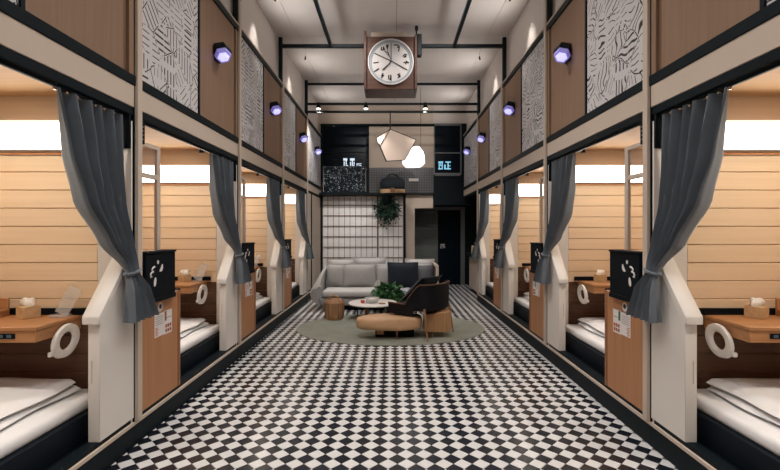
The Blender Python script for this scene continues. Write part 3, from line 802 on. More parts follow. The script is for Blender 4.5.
# dark window with the night city print and glowing characters (left)
def win_left():
    bs_ = (-1.19, YE, 2.40)
    out = []
    f = B(0, bs_); f.box(-1.80, -1.745, YE - .06, YE - .001, 2.42, 4.15).box(-.66, -.585, YE - .06, YE - .001, 2.42, 4.15).box(-1.745, -.66, YE - .06, YE - .001, 4.10, 4.15).box(-1.745, -.66, YE - .06, YE - .001, 2.42, 2.455).box(-1.745, -.66, YE - .05, YE - .001, 3.44, 3.455)
    out.append(('frame', f.mesh('frame', 'black_trim'), None))
    out.append(('pane', B(0, bs_).box(-1.745, -.66, YE - .03, YE - .001, 3.455, 4.10).mesh('pane', 'black_glass'), None))
    out.append(('pane', B(0, bs_).box(-1.745, -.66, YE - .03, YE - .001, 3.10, 3.44).mesh('pane', 'black_glass'), None))
    out.append(('city_print', B(0, bs_).box(-1.73, -.68, YE - .03, YE - .001, 2.455, 3.09).mesh('city_print', 'city_print'), None))
    out.append(('header_lamp', B(0, bs_).cyl((-1.47, YE - .065, 4.12), (-1.47, YE - .06, 4.12), .025, n=10).mesh('header_lamp', 'lens_warm'), None))
    Y0, Y1 = YE - .036, YE - .031
    def st(rects, mat):
        b = B(0, bs_)
        for x0, z0, x1, z1 in rects: b.box(x0, x1, Y0, Y1, z0, z1)
        return b.mesh('character', mat)
    x = -1.235; z = 3.11
    g1 = [(0, .13, .10, .19), (.012, 0, .035, .11), (.06, .03, .085, .13), (.06, 0, .12, .02)]
    g2 = [(0, .13, .115, .19), (.0, 0, .025, .10), (.045, .02, .07, .13), (.045, 0, .11, .022), (.09, .03, .112, .10)]
    g3 = [(0, 0, .02, .06), (.02, .045, .05, .062), (.05, 0, .062, .06), (.07, .0, .12, .02), (.07, .045, .12, .062)]
    for dx, g in ((0, g1), (.17, g2), (.335, g3)):
        out.append(('character', st([(x + dx + a, z + b_, x + dx + c, z + d) for a, b_, c, d in g], 'digit_white'), None))
    return out
make('window_display', 'dark framed window with night city lights on the end wall', 'window', (-1.19, YE, 2.40), win_left)
def win_right():
    bs_ = (1.4, YE, 2.13); out = []
    f = B(0, bs_); f.box(1.03, 1.06, YE - .05, YE - .001, 2.9, 4.17).box(1.70, 1.73, YE - .05, YE - .001, 2.9, 4.17).box(1.06, 1.70, YE - .05, YE - .001, 4.12, 4.17).box(1.06, 1.70, YE - .05, YE - .001, 3.42, 3.445).box(1.06, 1.70, YE - .05, YE - .001, 2.86, 2.93)
    out.append(('frame', f.mesh('frame', 'grey_metal'), None))
    out.append(('pane', B(0, bs_).box(1.06, 1.70, YE - .03, YE - .001, 3.445, 4.12).mesh('pane', 'black_glass'), None))
    out.append(('pane', B(0, bs_).box(1.06, 1.70, YE - .03, YE - .001, 2.93, 3.42).mesh('pane', 'black_glass'), None))
    Y0, Y1 = YE - .036, YE - .031
    g1 = [(0, .17, .12, .20), (.01, .03, .035, .17), (.085, .0, .11, .17), (.035, .09, .085, .11), (0, .0, .085, .03), (.05, .11, .07, .17)]
    g2 = [(.03, .17, .17, .20), (.085, .03, .115, .17), (0, .03, .04, .12), (.115, .08, .16, .10), (.0, .0, .17, .03)]
    for dx, g in ((0, g1), (.145, g2)):
        b = B(0, bs_)
        for a, bq, c, d in g: b.box(1.15 + dx + a, 1.15 + dx + c, Y0, Y1, 3.02 + bq, 3.02 + d)
        out.append(('character', b.mesh('character', 'digit_blue'), None))
    return out
make('window_display', 'black glass panel with glowing blue characters above the door', 'sign', (1.4, YE, 2.13), win_right)
# mosaic band and cream field of the centre block
me_ = B(0, (.2, YE, 2.4)).box(-.585, 1.03, YE - .07, YE - .001, 2.42, 3.06, .003).mesh('mosaic', 'mosaic')
mz = struct('wall_mosaic', me_, None, (.2, YE, 2.4))
struct('trim_2', B().box(-.585, 1.03, YE - .07, YE - .001, 3.061, 4.09, .003).mesh('trim', 'cream'))
struct('trim_3', B().box(-1.80, 1.05, YE - .09, YE - .071, 4.095, 4.15).box(-.6, 1.05, YE - .07, YE - .002, 4.095, 4.15).mesh('trim', 'black_trim'))
make('name_plate', 'small white plate on the grey mosaic band', 'sign', (.53, YE - .071, 2.72), lambda: [(None, B().box(-.12, .12, -.012, 0, .0, .07, .004).mesh('name_plate', 'paper'), None)])
# shoji screens
def shoji(x0, x1, nv, zs):
    bs_ = ((x0 + x1) / 2, YE - .05, 0); out = []
    out.append(('paper', B(0, bs_).box(x0 + .02, x1 - .02, YE - .035, YE - .03, .03, 2.34).mesh('paper', 'shoji_paper'), None))
    out.append(('stile', B(0, bs_).box(x0, x0 + .018, YE - .06, YE - .03, .02, 2.36).mesh('stile', 'bronze'), None))
    out.append(('stile', B(0, bs_).box(x1 - .018, x1, YE - .06, YE - .03, .02, 2.36).mesh('stile', 'bronze'), None))
    for i in range(1, nv):
        x = x0 + (x1 - x0) * i / nv
        out.append(('bar', B(0, bs_).box(x - .005, x + .005, YE - .048, YE - .035, .03, 2.34).mesh('bar', 'bronze'), None))
    for z in zs:
        out.append(('rail', B(0, bs_).box(x0 + .03, x1 - .03, YE - .058, YE - .0485, z - .009, z + .009).mesh('rail', 'bronze'), None))
    return bs_, out
zr = [2.12 - .262 * i for i in range(8)]
bs_, pl = shoji(-1.76, -.37, 10, zr); make('shoji_screen', 'wide sliding paper screen with dark lattice behind the sofa', 'screen', bs_, lambda: pl, 'shoji screens')
bs2, pl2 = shoji(-.37, .28, 5, zr); make('shoji_screen', 'narrow sliding paper screen with dark lattice under the hanging plant', 'screen', bs2, lambda: pl2, 'shoji screens')
fr = B(); fr.box(-1.80, -1.76, YE - .08, YE - .001, 0, 2.36).box(.28, .33, YE - .08, YE - .001, 0, 2.36).box(-1.80, .33, YE - .35, YE - .001, 2.362, 2.405).box(.33, 1.03, YE - .10, YE - .001, 2.385, 2.415)
struct('trim_4', fr.mesh('trim', 'black_trim'))

# ------------------------------------------------------------------ steel frame under the ceiling
def steel():
    out = []
    def bar(nm, *a): out.append((nm, B().box(*a, .003).mesh(nm, 'black_steel'), None))
    for y in (POST[1], POST[2]):
        for x in (-1.815, 1.815): bar('upright', x - .03, x + .03, y - .06, y - .0, 3.89, 4.62)
        bar('crossbar', -1.785, 1.785, y - .055, y - .005, 4.455, 4.51)
    y = POST[3]
    for x in (-1.80, 1.80): bar('upright', x - .03, x + .03, y - .06, y - .0, 3.89, 4.62)
    for z in (4.545, 4.13, 3.965): bar('crossbar', -1.77, 1.77, y - .05, y - .01, z - .022, z + .022)
    for x in (-1.0, 1.0):
        bar('long_bar', x - .025, x + .025, YB + .01, POST[1] - .056, 4.46, 4.505)
        bar('long_bar', x - .025, x + .025, POST[1] - .004, POST[2] - .056, 4.46, 4.505)
    return out
make('steel_frame', 'black steel frame of uprights and crossbars under the ceiling', 'frame', (0, 0, 0), steel)
# track spots on the last crossbar
for x, lit, lab in ((-1.53, 1, 'leftmost black spotlight on the far ceiling crossbar'), (-.55, 1, 'black spotlight on the far ceiling crossbar left of the pendant rod'), (.68, 1, 'black spotlight on the far ceiling crossbar right of the pendant rod')):
    y = POST[3] - .115
    r = make('track_spotlight', lab, 'spotlight', (x, y, 4.13), lambda: [
        ('stem', B().cyl((0, 0, -.03), (0, .0, .01), .018, n=10).cyl((0, 0, 0), (0, .064, 0), .012, n=8).mesh('stem', 'black_steel'), None),
        ('housing', B().cyl((0, -.005, -.12), (0, 0, -.03), .055, .035, 14).mesh('housing', 'black_steel'), None),
        ('lens', B().cyl((0, -.006, -.128), (0, -.005, -.121), .045, n=14).mesh('lens', 'lens_warm'), None)], 'track spotlights')
    spot('track_light', (x, y, 3.995), (x * .8 - .2, 10.6, .9) if x != -.55 else (-.35, 8.3, .4), P_TRACK, 85, .8, .04, parent=r)
# wall washers above the ledge
for s, side in SIDES:
    for k in range(0, 3):
        y = POST[k] + PITCH + .8 if k else POST[0] + .8
        y = POST[k] + .8
        r = make('wall_washer', 'small black wall washer on the ceiling edge on the %s, %s from the camera' % (side, ['nearest', 'second', 'third'][k]), 'lamp', (1.58 * s, y, ZC - .001), lambda: [
            ('stem', B(s).cyl((0, 0, -.03), (0, 0, 0), .010, n=8).mesh('stem', 'black_steel'), None),
            ('head', B(s).cyl((-.006, 0, -.06), (0, 0, -.03), .014, .012, 12).mesh('head', 'black_steel'), None)], 'wall washers', ('ww', s))
        spot('wash_light', (1.575 * s, y, ZC - .07), (1.87 * s, y, 3.85), P_WASH, 50, 1.0, .03, (1, .95, .88), parent=r)
# recessed downlights, added out of view as the main aisle light
for i, y in enumerate((-.6, 1.2, 3.0, 4.6)):
    for s, side in SIDES:
        r = make('fill_downlight', 'added round ceiling fill light on the %s, row %s from the back wall' % (side, ['one', 'two', 'three', 'four'][i]), 'fill_downlight', (.55 * s, y, ZC - .001), lambda: [
            ('trim_ring', B().lathe([(.075, 0), (.075, -.008), (.055, -.010), (.055, 0)], n=20).mesh('trim_ring', 'white_plastic'), None),
            ('lens', B().cyl((0, 0, -.004), (0, 0, -.0005), .052, n=20).mesh('lens', 'lens_warm'), None)], 'added ceiling fill lights', 'dl')
        spot('down_fill', (.55 * s, y, ZC - .03), (.55 * s, y, 0), P_DOWN, 120, .9, .06, parent=r)

for s, side in SIDES:
    r = make('fill_downlight', 'added round ceiling fill light on the %s, row just before the clock' % side, 'fill_downlight', (.9 * s, 5.7, ZC - .001), lambda: CACHE['dl'], 'added ceiling fill lights', 'dl')
    spot('down_fill', (.9 * s, 5.7, ZC - .03), (.5 * s, 9.6, 1.6), P_AIM, 90, .9, .06, parent=r)  # row added out of view to light the pendant and lounge from the front
    for k in range(-1, 4):  # uplights added behind the ledge lip to brighten ceiling and upper walls
        y = P0 + PITCH * (k + .5)
        r = make('fill_uplight', 'added small black fill light can on the %s ledge, %s from the camera' % (side, ['first', 'second', 'third', 'fourth', 'fifth'][k + 1]), 'lamp', (1.835 * s, y, 3.886), lambda: [
            ('can', B(s).cyl((0, 0, 0), (.006, 0, .05), .018, n=10).mesh('can', 'black_steel'), None),
            ('lens', B(s).cyl((.006, 0, .0505), (.0063, 0, .0525), .014, n=10).mesh('lens', 'white_plastic'), None)], 'added ledge fill lights', ('up', s))
        spot('up_fill', (1.80 * s, y, 3.99), (.5 * s, y, ZC), P_UP, 150, 1.0, .12, parent=r)

# ------------------------------------------------------------------ clock
def clock():
    CX, Y0, Y1 = -.03, 6.55, 7.005
    bs_ = (CX, 6.8, 3.62); out = []
    z0, z1 = 3.62, 4.42
    out.append(('body', B(0, bs_).box(CX - .36, CX + .36, Y0 + .015, Y1, z0 + .02, z1, .003).mesh('body', 'clock_wood'), None))
    out.append(('side_board', B(0, bs_).box(CX - .40, CX - .362, Y0 - .01, Y1, z0, z1 + .075, .003).mesh('side_board', 'clock_wood'), None))
    out.append(('side_board', B(0, bs_).box(CX + .362, CX + .40, Y0 - .01, Y1, z0, z1 + .02, .003).mesh('side_board', 'clock_wood'), None))
    out.append(('bottom_board', B(0, bs_).box(CX - .36, CX + .36, Y0 - .005, Y1, z0, z0 + .019, .003).mesh('bottom_board', 'clock_wood'), None))
    out.append(('top_block', B(0, bs_).box(CX - .30, CX + .26, Y0 + .1, Y1 - .05, z1 + .001, z1 + .10, .003).mesh('top_block', 'cream'), None))
    cx, cz = CX + .005, 4.03
    def disc(r, y0, y1, nm, mat, rin=None):
        b = B(0, bs_); n = 48
        if rin is None: b.cyl((cx, y0, cz), (cx, y1, cz), r, n=n)
        else:
            loops = [[b.bm.verts.new((cx + rr * math.cos(2 * math.pi * i / n), yy, cz + rr * math.sin(2 * math.pi * i / n))) for i in range(n)] for rr, yy in ((r, y1), (r, y0), (rin, y0), (rin, y1))]
            b._skin(loops, closed=True)
        return b.mesh(nm, mat, 50)
    Yf = Y0 + .015
    out.append(('dial', disc(.315, Yf - .012, Yf, 'dial', 'dial_white'), None)); di = len(out) - 1
    out.append(('rim', disc(.345, Yf - .035, Yf, 'rim', 'dial_white', .328), None))
    out.append(('inner_rim', disc(.327, Yf - .022, Yf, 'inner_rim', 'dial_ring', .295), None))
    sc_ = .315 / 172.0                    # dial zoom pixels to metres
    def P(zx, zy): return (cx + (zx - 236) * sc_, cz - (zy - 232) * sc_)
    def stroke(pts, w, y=Yf - .0155):
        b = B(0, bs_)
        for (a, c) in zip(pts[:-1], pts[1:]):
            p, q = Vector((*P(*a), 0)), Vector((*P(*c), 0)); d = (q - p).normalized(); n_ = Vector((-d.y, d.x, 0)) * w / 2
            e = d * w * .3
            b.prism([tuple((p - n_ - e)[:2]), tuple((q - n_ + e)[:2]), tuple((q + n_ + e)[:2]), tuple((p + n_ - e)[:2])], 'Y', y, y + .003)
        return b
    glyphs = [[(290, 112), (306, 108), (300, 142)], [(335, 185), (352, 166), (366, 172), (345, 192), (362, 188)], [(342, 236), (384, 238), (362, 226), (358, 248)],
              [(310, 328), (292, 335), (312, 352), (296, 362), (312, 340)], [(218, 342), (218, 370), (234, 376), (236, 340), (238, 382)], [(172, 325), (160, 345), (178, 340), (158, 362)],
              [(98, 312), (138, 286), (120, 300)], [(95, 240), (134, 234)], [(160, 110), (156, 132), (172, 134), (176, 108), (184, 132)], [(200, 92), (206, 122), (214, 92), (200, 94)], [(262, 92), (290, 92), (305, 104)]]
    for g in glyphs: out.append(('numeral', stroke(g, .016).mesh('numeral', 'ink', flat=True), di))
    out.append(('minute_hand', stroke([(104, 162), (240, 225), (368, 296)], .013, Yf - .020).mesh('minute_hand', 'ink', flat=True), di))
    out.append(('hour_hand', stroke([(238, 222), (222, 250), (170, 296)], .016, Yf - .024).mesh('hour_hand', 'ink', flat=True), di))
    out.append(('second_hand', stroke([(238, 215), (238, 82)], .010, Yf - .028).mesh('second_hand', 'ink', flat=True), di))
    out.append(('fancy_hand', stroke([(238, 215), (210, 155), (182, 140), (226, 188), (206, 130)], .007, Yf - .017).mesh('fancy_hand', 'ink', flat=True), di))
    b = B(0, bs_); b.cyl((cx + .39, 6.62, 4.36), (cx + .39, 6.62, 4.60), .012, n=8); b.cyl((cx + .39, 6.62, 4.54), (cx + .39, 6.62, 4.60), .026, n=10)
    b.box(cx + .40, cx + .47, 6.60, 6.70, 4.15, 4.48, .008)
    out.append(('side_bracket', b.mesh('side_bracket', 'black_steel'), None))
    return out
make('wall_clock', 'large brown wooden box clock with round white dial hung from the ceiling frame', 'clock', (-.03, 6.8, 3.62), clock)

# ------------------------------------------------------------------ pendants
def hull_lamp(pts, mat, rod, bs_, wire=.008):
    b = B(0, bs_)
    vs = [b.bm.verts.new(p) for p in pts]
    res = bmesh.ops.convex_hull(b.bm, input=vs)
    bad = [e for e in list(res['geom_interior']) + list(res['geom_unused']) if isinstance(e, bmesh.types.BMVert) and e.is_valid]
    if bad: bmesh.ops.delete(b.bm, geom=bad, context='VERTS')
    bmesh.ops.dissolve_limit(b.bm, angle_limit=math.radians(4), verts=b.bm.verts[:], edges=b.bm.edges[:])
    segs = [(e.verts[0].co.copy(), e.verts[1].co.copy()) for e in b.bm.edges]
    out = [('shade', b.mesh('shade', mat, flat=True), None)]
    for p, q in segs: out.append(('edge_wire', B(0, bs_).cyl(p, q, wire, n=6).mesh('edge_wire', 'black_steel'), None))
    out.append(('rod', B(0, bs_).cyl(rod[0], rod[1], rod[2], n=8).mesh('rod', 'black_steel'), None))
    return out
pb = (-.0, 9.08, 2.88)
pts = [(-.345, 9.16, 3.43), (-.047, 9.0485, 3.595), (.49, 8.981, 3.37), (.25, 8.846, 2.92), (-.125, 8.84, 2.90), (-.255, 8.942, 3.24),
       (.40, 9.28, 3.26), (.18, 9.30, 2.99), (-.14, 9.30, 2.97), (-.05, 9.36, 3.40)]
make('pendant_lamp', 'large faceted beige paper pendant with black wire edges', 'lamp', pb, lambda: hull_lamp(pts, 'shade_paper', ((-.047, 9.08, 3.57), (-.047, 9.08, 3.94), .012), pb))
pb2 = (.5, 9.6, 2.85)
pts2 = [(.20, 9.55, 3.20), (.22, 9.5, 2.93), (.40, 9.4, 2.84), (.62, 9.45, 2.86), (.72, 9.6, 2.98), (.70, 9.6, 3.20), (.58, 9.6, 3.36), (.36, 9.7, 3.34), (.30, 9.8, 2.90), (.60, 9.8, 2.92), (.55, 9.82, 3.2), (.45, 9.4, 3.15)]
def lit_pendant():
    o = hull_lamp(pts2, 'pendant_glow', ((.62, 9.6, 3.3), (.62, 9.6, 4.648), .004), pb2, .003)
    return o
make('pendant_lamp', 'glowing white pendant behind the faceted paper pendant', 'lamp', pb2, lit_pendant)

# ------------------------------------------------------------------ basket and hanging plant on the beam
ZT = 2.4055
def basket():
    out = []
    b = B(); b.lathe([(.25, .10), (.30, .12), (.31, .26), (.27, .36), (.22, .38)], n=20, sx=1.0); 
    for v in b.bm.verts: v.co.y *= .5
    out.append(('body', b.mesh('body', 'wicker', 60), None))
    w = B(); w.lathe([(.29, .0), (.31, .005), (.31, .095), (.29, .099)], n=20)
    for v in w.bm.verts: v.co.y *= .5
    out.append(('wooden_band', w.mesh('wooden_band', 'box_wood', 60), None))
    out.append(('clasp', B().box(-.05, .05, -.175, -.15, .02, .12, .004).mesh('clasp', 'leg_wood'), None))
    hp = [(.14 * math.cos(t), 0, .37 + .11 * math.sin(t)) for t in [math.pi * i / 10 for i in range(11)]]
    out.append(('handle', B().tube(hp, .016, 6).mesh('handle', 'wicker'), None))
    return out
make('basket', 'dark woven basket with wooden band on the beam above the screens', 'basket', (.0, YE - .20, ZT), basket)
def foliage(n, rad, leaf, rnd, squash=(1, 1, 1), hang=0.0):
    b = B()
    for _ in range(n):
        d = Vector((rnd.gauss(0, 1), rnd.gauss(0, 1), rnd.gauss(0, 1))).normalized()
        p = d * rad * rnd.uniform(.45, 1.0)
        p = Vector((p.x * squash[0], p.y * squash[1], p.z * squash[2] - hang * rnd.random() ** 3))
        t = (d + Vector((rnd.uniform(-.6, .6), rnd.uniform(-.6, .6), rnd.uniform(-.9, .3)))).normalized()
        sd = t.cross(Vector((rnd.uniform(-1, 1), rnd.uniform(-1, 1), 1))).normalized()
        up = sd.cross(t)
        l = leaf * rnd.uniform(.7, 1.3); w = l * .34
        q = [p, p + t * l * .4 + sd * w + up * l * .08, p + t * l - up * l * .15, p + t * l * .4 - sd * w + up * l * .08, p + t * l * .5 + up * l * .02]
        vs = [b.bm.verts.new(c) for c in q]
        for f in ((0, 1, 4), (1, 2, 4), (2, 3, 4), (3, 0, 4)): b.bm.faces.new([vs[i] for i in f])
    return b
rnd = random.Random(5)
def hang_plant():
    tr = B()
    for i in range(9):
        a = rnd.uniform(0, 6.28); r = rnd.uniform(.1, .28)
        x, y = r * math.cos(a), r * math.sin(a) * .4
        tr.tube([(x * .4, y * .4, -.12), (x, y, -.35), (x * 1.15, y, -.45 - rnd.uniform(0, .28))], .004, 5)
    f = foliage(520, .31, .085, rnd, (1, .55, .95)); f.xf(Matrix.Translation((0, 0, -.33)))
    g = foliage(60, .25, .06, rnd, (1.2, .4, 1.0)); g.xf(Matrix.Translation((-.02, 0, -.58)))
    return [('pot', B().lathe([(.07, -.24), (.12, -.10), (.125, -.02), (.115, -.02)], n=16).mesh('pot', 'black_matte'), None),
            ('foliage', f.mesh('foliage', 'leaf_dark', flat=True, recalc=False), None),
            ('trailing_leaves', g.mesh('trailing_leaves', 'leaf_dark', flat=True, recalc=False), None),
            ('stems', tr.mesh('stems', 'leaf_dark'), None),
            ('cord', B().cyl((0, 0, -.03), (0, 0, 0), .008, n=6).mesh('cord', 'black_steel'), None)]
make('hanging_plant', 'dark green trailing plant hanging in front of the paper screens', 'plant', (-.14, YE - .24, 2.361), hang_plant)

# ------------------------------------------------------------------ rug
rp = [(1.43 * math.cos(2 * math.pi * i / 72), 1.08 * math.sin(2 * math.pi * i / 72)) for i in range(72)]
make('rug', 'oval sage green wool rug on the checkered floor', 'rug', (-.03, 6.70, .0005), lambda: [(None, B().prism(rp, 'Z', 0, .010, .003).mesh('rug', 'rug_wool'), None)])
ZR = .0107

# ------------------------------------------------------------------ sofa
def sofa():
    bs_ = (-.3, 8.5, 0); out = []
    out.append(('base', B(0, bs_).box(-1.28, .80, 8.16, 8.92, .0, .095, .01).mesh('base', 'black_matte'), None))
    out.append(('seat_frame', B(0, bs_).box(-1.36, .80, 8.06, 8.94, .096, .25, .04, 3).mesh('seat_frame', 'fabric_grey'), None))
    out.append(('seat_cushion', B(0, bs_).box(-1.31, -.12, 8.02, 8.76, .251, .375, .05, 4).mesh('seat_cushion', 'fabric_pale'), None))
    out.append(('seat_cushion', B(0, bs_).box(-.115, .79, 8.02, 8.76, .251, .375, .05, 4).mesh('seat_cushion', 'fabric_pale'), None))
    out.append(('backrest', B(0, bs_).box(-1.36, .80, 8.78, 8.96, .251, .80, .05, 3).mesh('backrest', 'fabric_grey'), None))
    a = B(0, bs_)
    # flaring left arm: rows along y
    rows = []
    for y, top, out_x in ((8.00, .46, -1.50), (8.06, .50, -1.53), (8.25, .60, -1.54), (8.5, .70, -1.52), (8.75, .77, -1.50), (8.93, .80, -1.48)):
        pr = [(-1.365, .12), (out_x + .06, .16), (out_x, .30), (out_x + .02, .40), (out_x + .12, top - .03), (out_x + .15, top), (out_x + .19, top - .01), (-1.365, .42)]
        rows.append([a.bm.verts.new((px, y, pz)) for px, pz in pr])
    a._skin(rows)
    out.append(('arm', a.mesh('arm', 'fabric_grey', 50), None))
    f = B(0, bs_); f.box(.81, .86, 8.10, 8.16, .0, .80).box(.81, .86, 8.88, 8.94, 0, .80).box(.81, .86, 8.10, 8.94, .80, .84)
    out.append(('side_frame', f.mesh('side_frame', 'cream'), None))
    out.append(('side_panel', B(0, bs_).box(.825, .845, 8.16, 8.88, .17, .80).mesh('side_panel', 'fabric_dark_grey'), None))
    return out
make('sofa', 'light grey upholstered sofa with flaring arm in front of paper screens', 'sofa', (-.3, 8.5, 0), sofa)
def cushion(label, x, y, z, w, hh, t, mat, tilt=-12, yaw=0, group='sofa cushions', piping=True):
    M = Matrix.Rotation(math.radians(yaw), 4, 'Z') @ Matrix.Rotation(math.radians(tilt), 4, 'X')
    def parts():
        seam = []
        n = 9
        for u, v in [(-1 + 2 * i / n, -1) for i in range(n)] + [(1, -1 + 2 * i / n) for i in range(n)] + [(1 - 2 * i / n, 1) for i in range(n)] + [(-1, 1 - 2 * i / n) for i in range(n)]:
            seam.append((w / 2 * u * (1 - .04 * (1 - v * v)), 0, hh / 2 * (v * (1 - .04 * (1 - u * u)) + 1)))
        return [('cover', B().pillow(w, hh, t).xf(M).mesh('cover', mat, 70), None),
                ('piping', B().tube(seam, .009, 5, closed=True).xf(M).mesh('piping', mat, 70), None)]
    make('cushion', label, 'cushion', (x, y, z), parts, group)
cushion('light grey back cushion at the left end of the sofa', -1.13, 8.58, .380, .37, 0.445, .20, 'fabric_grey', -10, -6)
cushion('wide light grey back cushion, second from the left on the sofa', -.665, 8.57, .380, .66, 0.445, .21, 'fabric_grey', -12, 3)
cushion('light grey back cushion half hidden by the navy cushion', -.135, 8.61, .380, .42, 0.435, .18, 'fabric_grey', -12, -4)
cushion('square navy scatter cushion upright on the sofa', .21, 8.44, .380, .60, 0.495, .16, 'fabric_navy', -12, 4)
cushion('dark grey back cushion at the right end of the sofa', .63, 8.64, .380, .34, 0.415, .14, 'fabric_dark_grey')
# rear bench and its pale pillows
make('bench', 'low pale bench standing behind the sofa', 'bench', (-.25, 9.4, 0), lambda: [
    ('seat', B(0, (-.25, 9.4, 0)).box(-1.45, .95, 9.02, 9.72, .22, .46, .04, 3).mesh('seat', 'fabric_pale'), None),
    ('base', B(0, (-.25, 9.4, 0)).box(-1.38, .88, 9.08, 9.66, 0, .219).mesh('base', 'black_matte'), None)])
cushion('white pillow behind the sofa, leftmost', -1.07, 9.18, .478, .62, .42, .14, 'fabric_pale', 10, 0, 'white pillows behind the sofa')
cushion('white pillow behind the sofa, middle and widest', -.50, 9.32, .478, .70, .44, .14, 'fabric_pale', 10, 5, 'white pillows behind the sofa')
cushion('white pillow behind the sofa, rightmost', .57, 9.18, .478, .62, .42, .14, 'fabric_pale', 10, 0, 'white pillows behind the sofa')
# things on the sofa seat
make('throw_blanket', 'pale lilac throw folded over the sofa front edge', 'blanket', (.24, 8.2, .38), lambda: [(None, B().surf([[(-.12 + .24 * i / 8 + .01 * math.sin(j), .25 - .06 * j if j < 8 else -.215 - .004 * (j - 8), (.004 + .006 * math.sin(i * 1.4)) if j < 8 else .004 - .03 * (j - 7)) for i in range(9)] for j in range(13)], .008).mesh('throw_blanket', 'throw_lilac', 60), None)])
for i, (z, mt, lab) in enumerate(((.377, 'paper', 'white magazine at the bottom of the pile on the sofa'), (.397, 'fabric_dark_grey', 'dark grey book in the middle of the pile on the sofa'), (.422, 'paper', 'white book on top of the pile on the sofa'))):
    hh = (.018, .023, .03)[i]
    make('book', lab, 'book', (-.06 + .01 * i, 8.17, z), lambda: [
        ('cover', B().box(-.15, .15, -.10, .10, 0, .003).box(-.15, .15, -.10, .10, hh - .004, hh - .001).box(-.15, .15, .097, .10, .003, hh - .004).mesh('cover', mt), None),
        ('pages', B().box(-.145, .145, -.095, .096, .0032, hh - .0042).mesh('pages', 'paper'), None)], 'books on the sofa')
make('vase', 'small pale vase standing on the sofa seat behind the plant', 'vase', (-.27, 8.22, .377), lambda: [
    ('body', B().lathe([(.05, 0), (.075, .03), (.08, .08), (.055, .13), (.045, .15)], n=18).mesh('body', 'pot_grey', 60), None),
    ('rim', B().lathe([(.046, .151), (.052, .153), (.052, .160), (.04, .160)], n=18).mesh('rim', 'pot_grey'), None)])
# planter with leafy plant between table and sofa
def planter():
    f = foliage(420, .25, .10, rnd, (1.05, .38, .50)); f.xf(Matrix.Translation((-.03, 0, .36)))
    st = B()
    for i in range(8):
        a = 6.28 * i / 8; st.tube([(.04 * math.cos(a), .03 * math.sin(a), .25), (.14 * math.cos(a), .06 * math.sin(a), .40)], .005, 5)
    return [('pot', B().lathe([(.08, 0), (.09, .01), (.105, .18), (.11, .25), (.095, .25), (.09, .22)], n=20).mesh('pot', 'pot_grey', 50), None),
            ('foliage', f.mesh('foliage', 'leaf_green', flat=True, recalc=False), None), ('stems', st.mesh('stems', 'leaf_green'), None)]
make('potted_plant', 'leafy green plant in a grey pot behind the round table', 'plant', (-.05, 7.89, .0005), planter)

# ------------------------------------------------------------------ round table and things on it
def ctable():
    out = [('table_top', B().lathe([(.40, .240), (.412, .243), (.412, .258), (.405, .262)], n=48).mesh('table_top', 'table_white', 50), None),
           ('underframe', B().lathe([(.34, .215), (.398, .220), (.400, .239)], n=48).mesh('underframe', 'black_steel', 50), None)]
    out.append(('leg', B().cyl((-.10, -.19, 0), (-.09, -.17, .22), .032, .036, 10).mesh('leg', 'leg_wood'), None))
    for a in (35, 150):
        x, y = .30 * math.cos(math.radians(a)), .30 * math.sin(math.radians(a))
        out.append(('leg', B().cyl((x * 1.05, y * 1.05, 0), (x, y, .22), .012, .014, 8).mesh('leg', 'black_steel'), None))
    return out
TX, TY = -.335, 7.40
make('coffee_table', 'low round coffee table with white top on the rug', 'table', (TX, TY, ZR), ctable)
ZTT = ZR + .2625
make('glass_bowl', 'frosted glass bowl on the round coffee table', 'bowl', (-.345, 7.34, ZTT), lambda: [
    ('bowl', B().lathe([(.07, 0), (.10, .01), (.125, .085), (.118, .085), (.09, .018), (.02, .014)], n=24).mesh('bowl', 'bowl_glass', 50), None),
    ('contents', B().lathe([(.05, .019), (.088, .022), (.096, .055), (.04, .07)], n=16).mesh('contents', 'tissue', 50), None)])
make('candle_cup', 'small red cup beside the glass bowl', 'cup', (-.50, 7.30, ZTT), lambda: [
    ('cup', B().lathe([(.026, 0), (.032, .004), (.035, .05), (.03, .05), (.027, .04)], n=16).mesh('cup', 'red_glaze', 50), None),
    ('wax', B().cyl((0, 0, .038), (0, 0, .044), .026, n=12).mesh('wax', 'paper'), None)])
make('coaster', 'thin wooden coaster on the round coffee table', 'coaster', (-.17, 7.24, ZTT), lambda: [
    ('disc', B().cyl((0, 0, 0), (0, 0, .008), .055, n=24).mesh('disc', 'leg_wood'), None),
    ('rim', B().lathe([(.055, 0), (.058, .001), (.058, .010), (.055, .0105)], n=24).mesh('rim', 'leg_wood'), None)])

# ------------------------------------------------------------------ wooden barrel stool
def stool():
    out = [('body', B().lathe([(.125, .0), (.155, .03), (.165, .16), (.16, .28), (.135, .325), (.10, .33)], n=12).mesh('body', 'stool_wood', 20), None)]
    hp = [(-.075, -.04, .32), (-.07, -.05, .375), (0, -.055, .39), (.07, -.05, .375), (.075, -.04, .32)]
    out.append(('handle', B().tube(hp, .016, 7).mesh('handle', 'stool_wood', 60), None))
    out.append(('base_ring', B().lathe([(.13, -.0), (.142, .001), (.150, .02), (.14, .024)], n=24).mesh('base_ring', 'bench_wood'), None))
    for i in range(12):
        a = 2 * math.pi * i / 12
        x, y = math.cos(a), math.sin(a)
        out.append(('stave_joint', B().tube([(x * .157, y * .157, .03), (x * .167, y * .167, .16), (x * .162, y * .162, .28)], .004, 5).mesh('stave_joint', 'walnut'), None))
    return out
make('barrel_stool', 'brown wooden barrel stool with handle left of the coffee table', 'stool', (-.975, 7.30, ZR), stool)

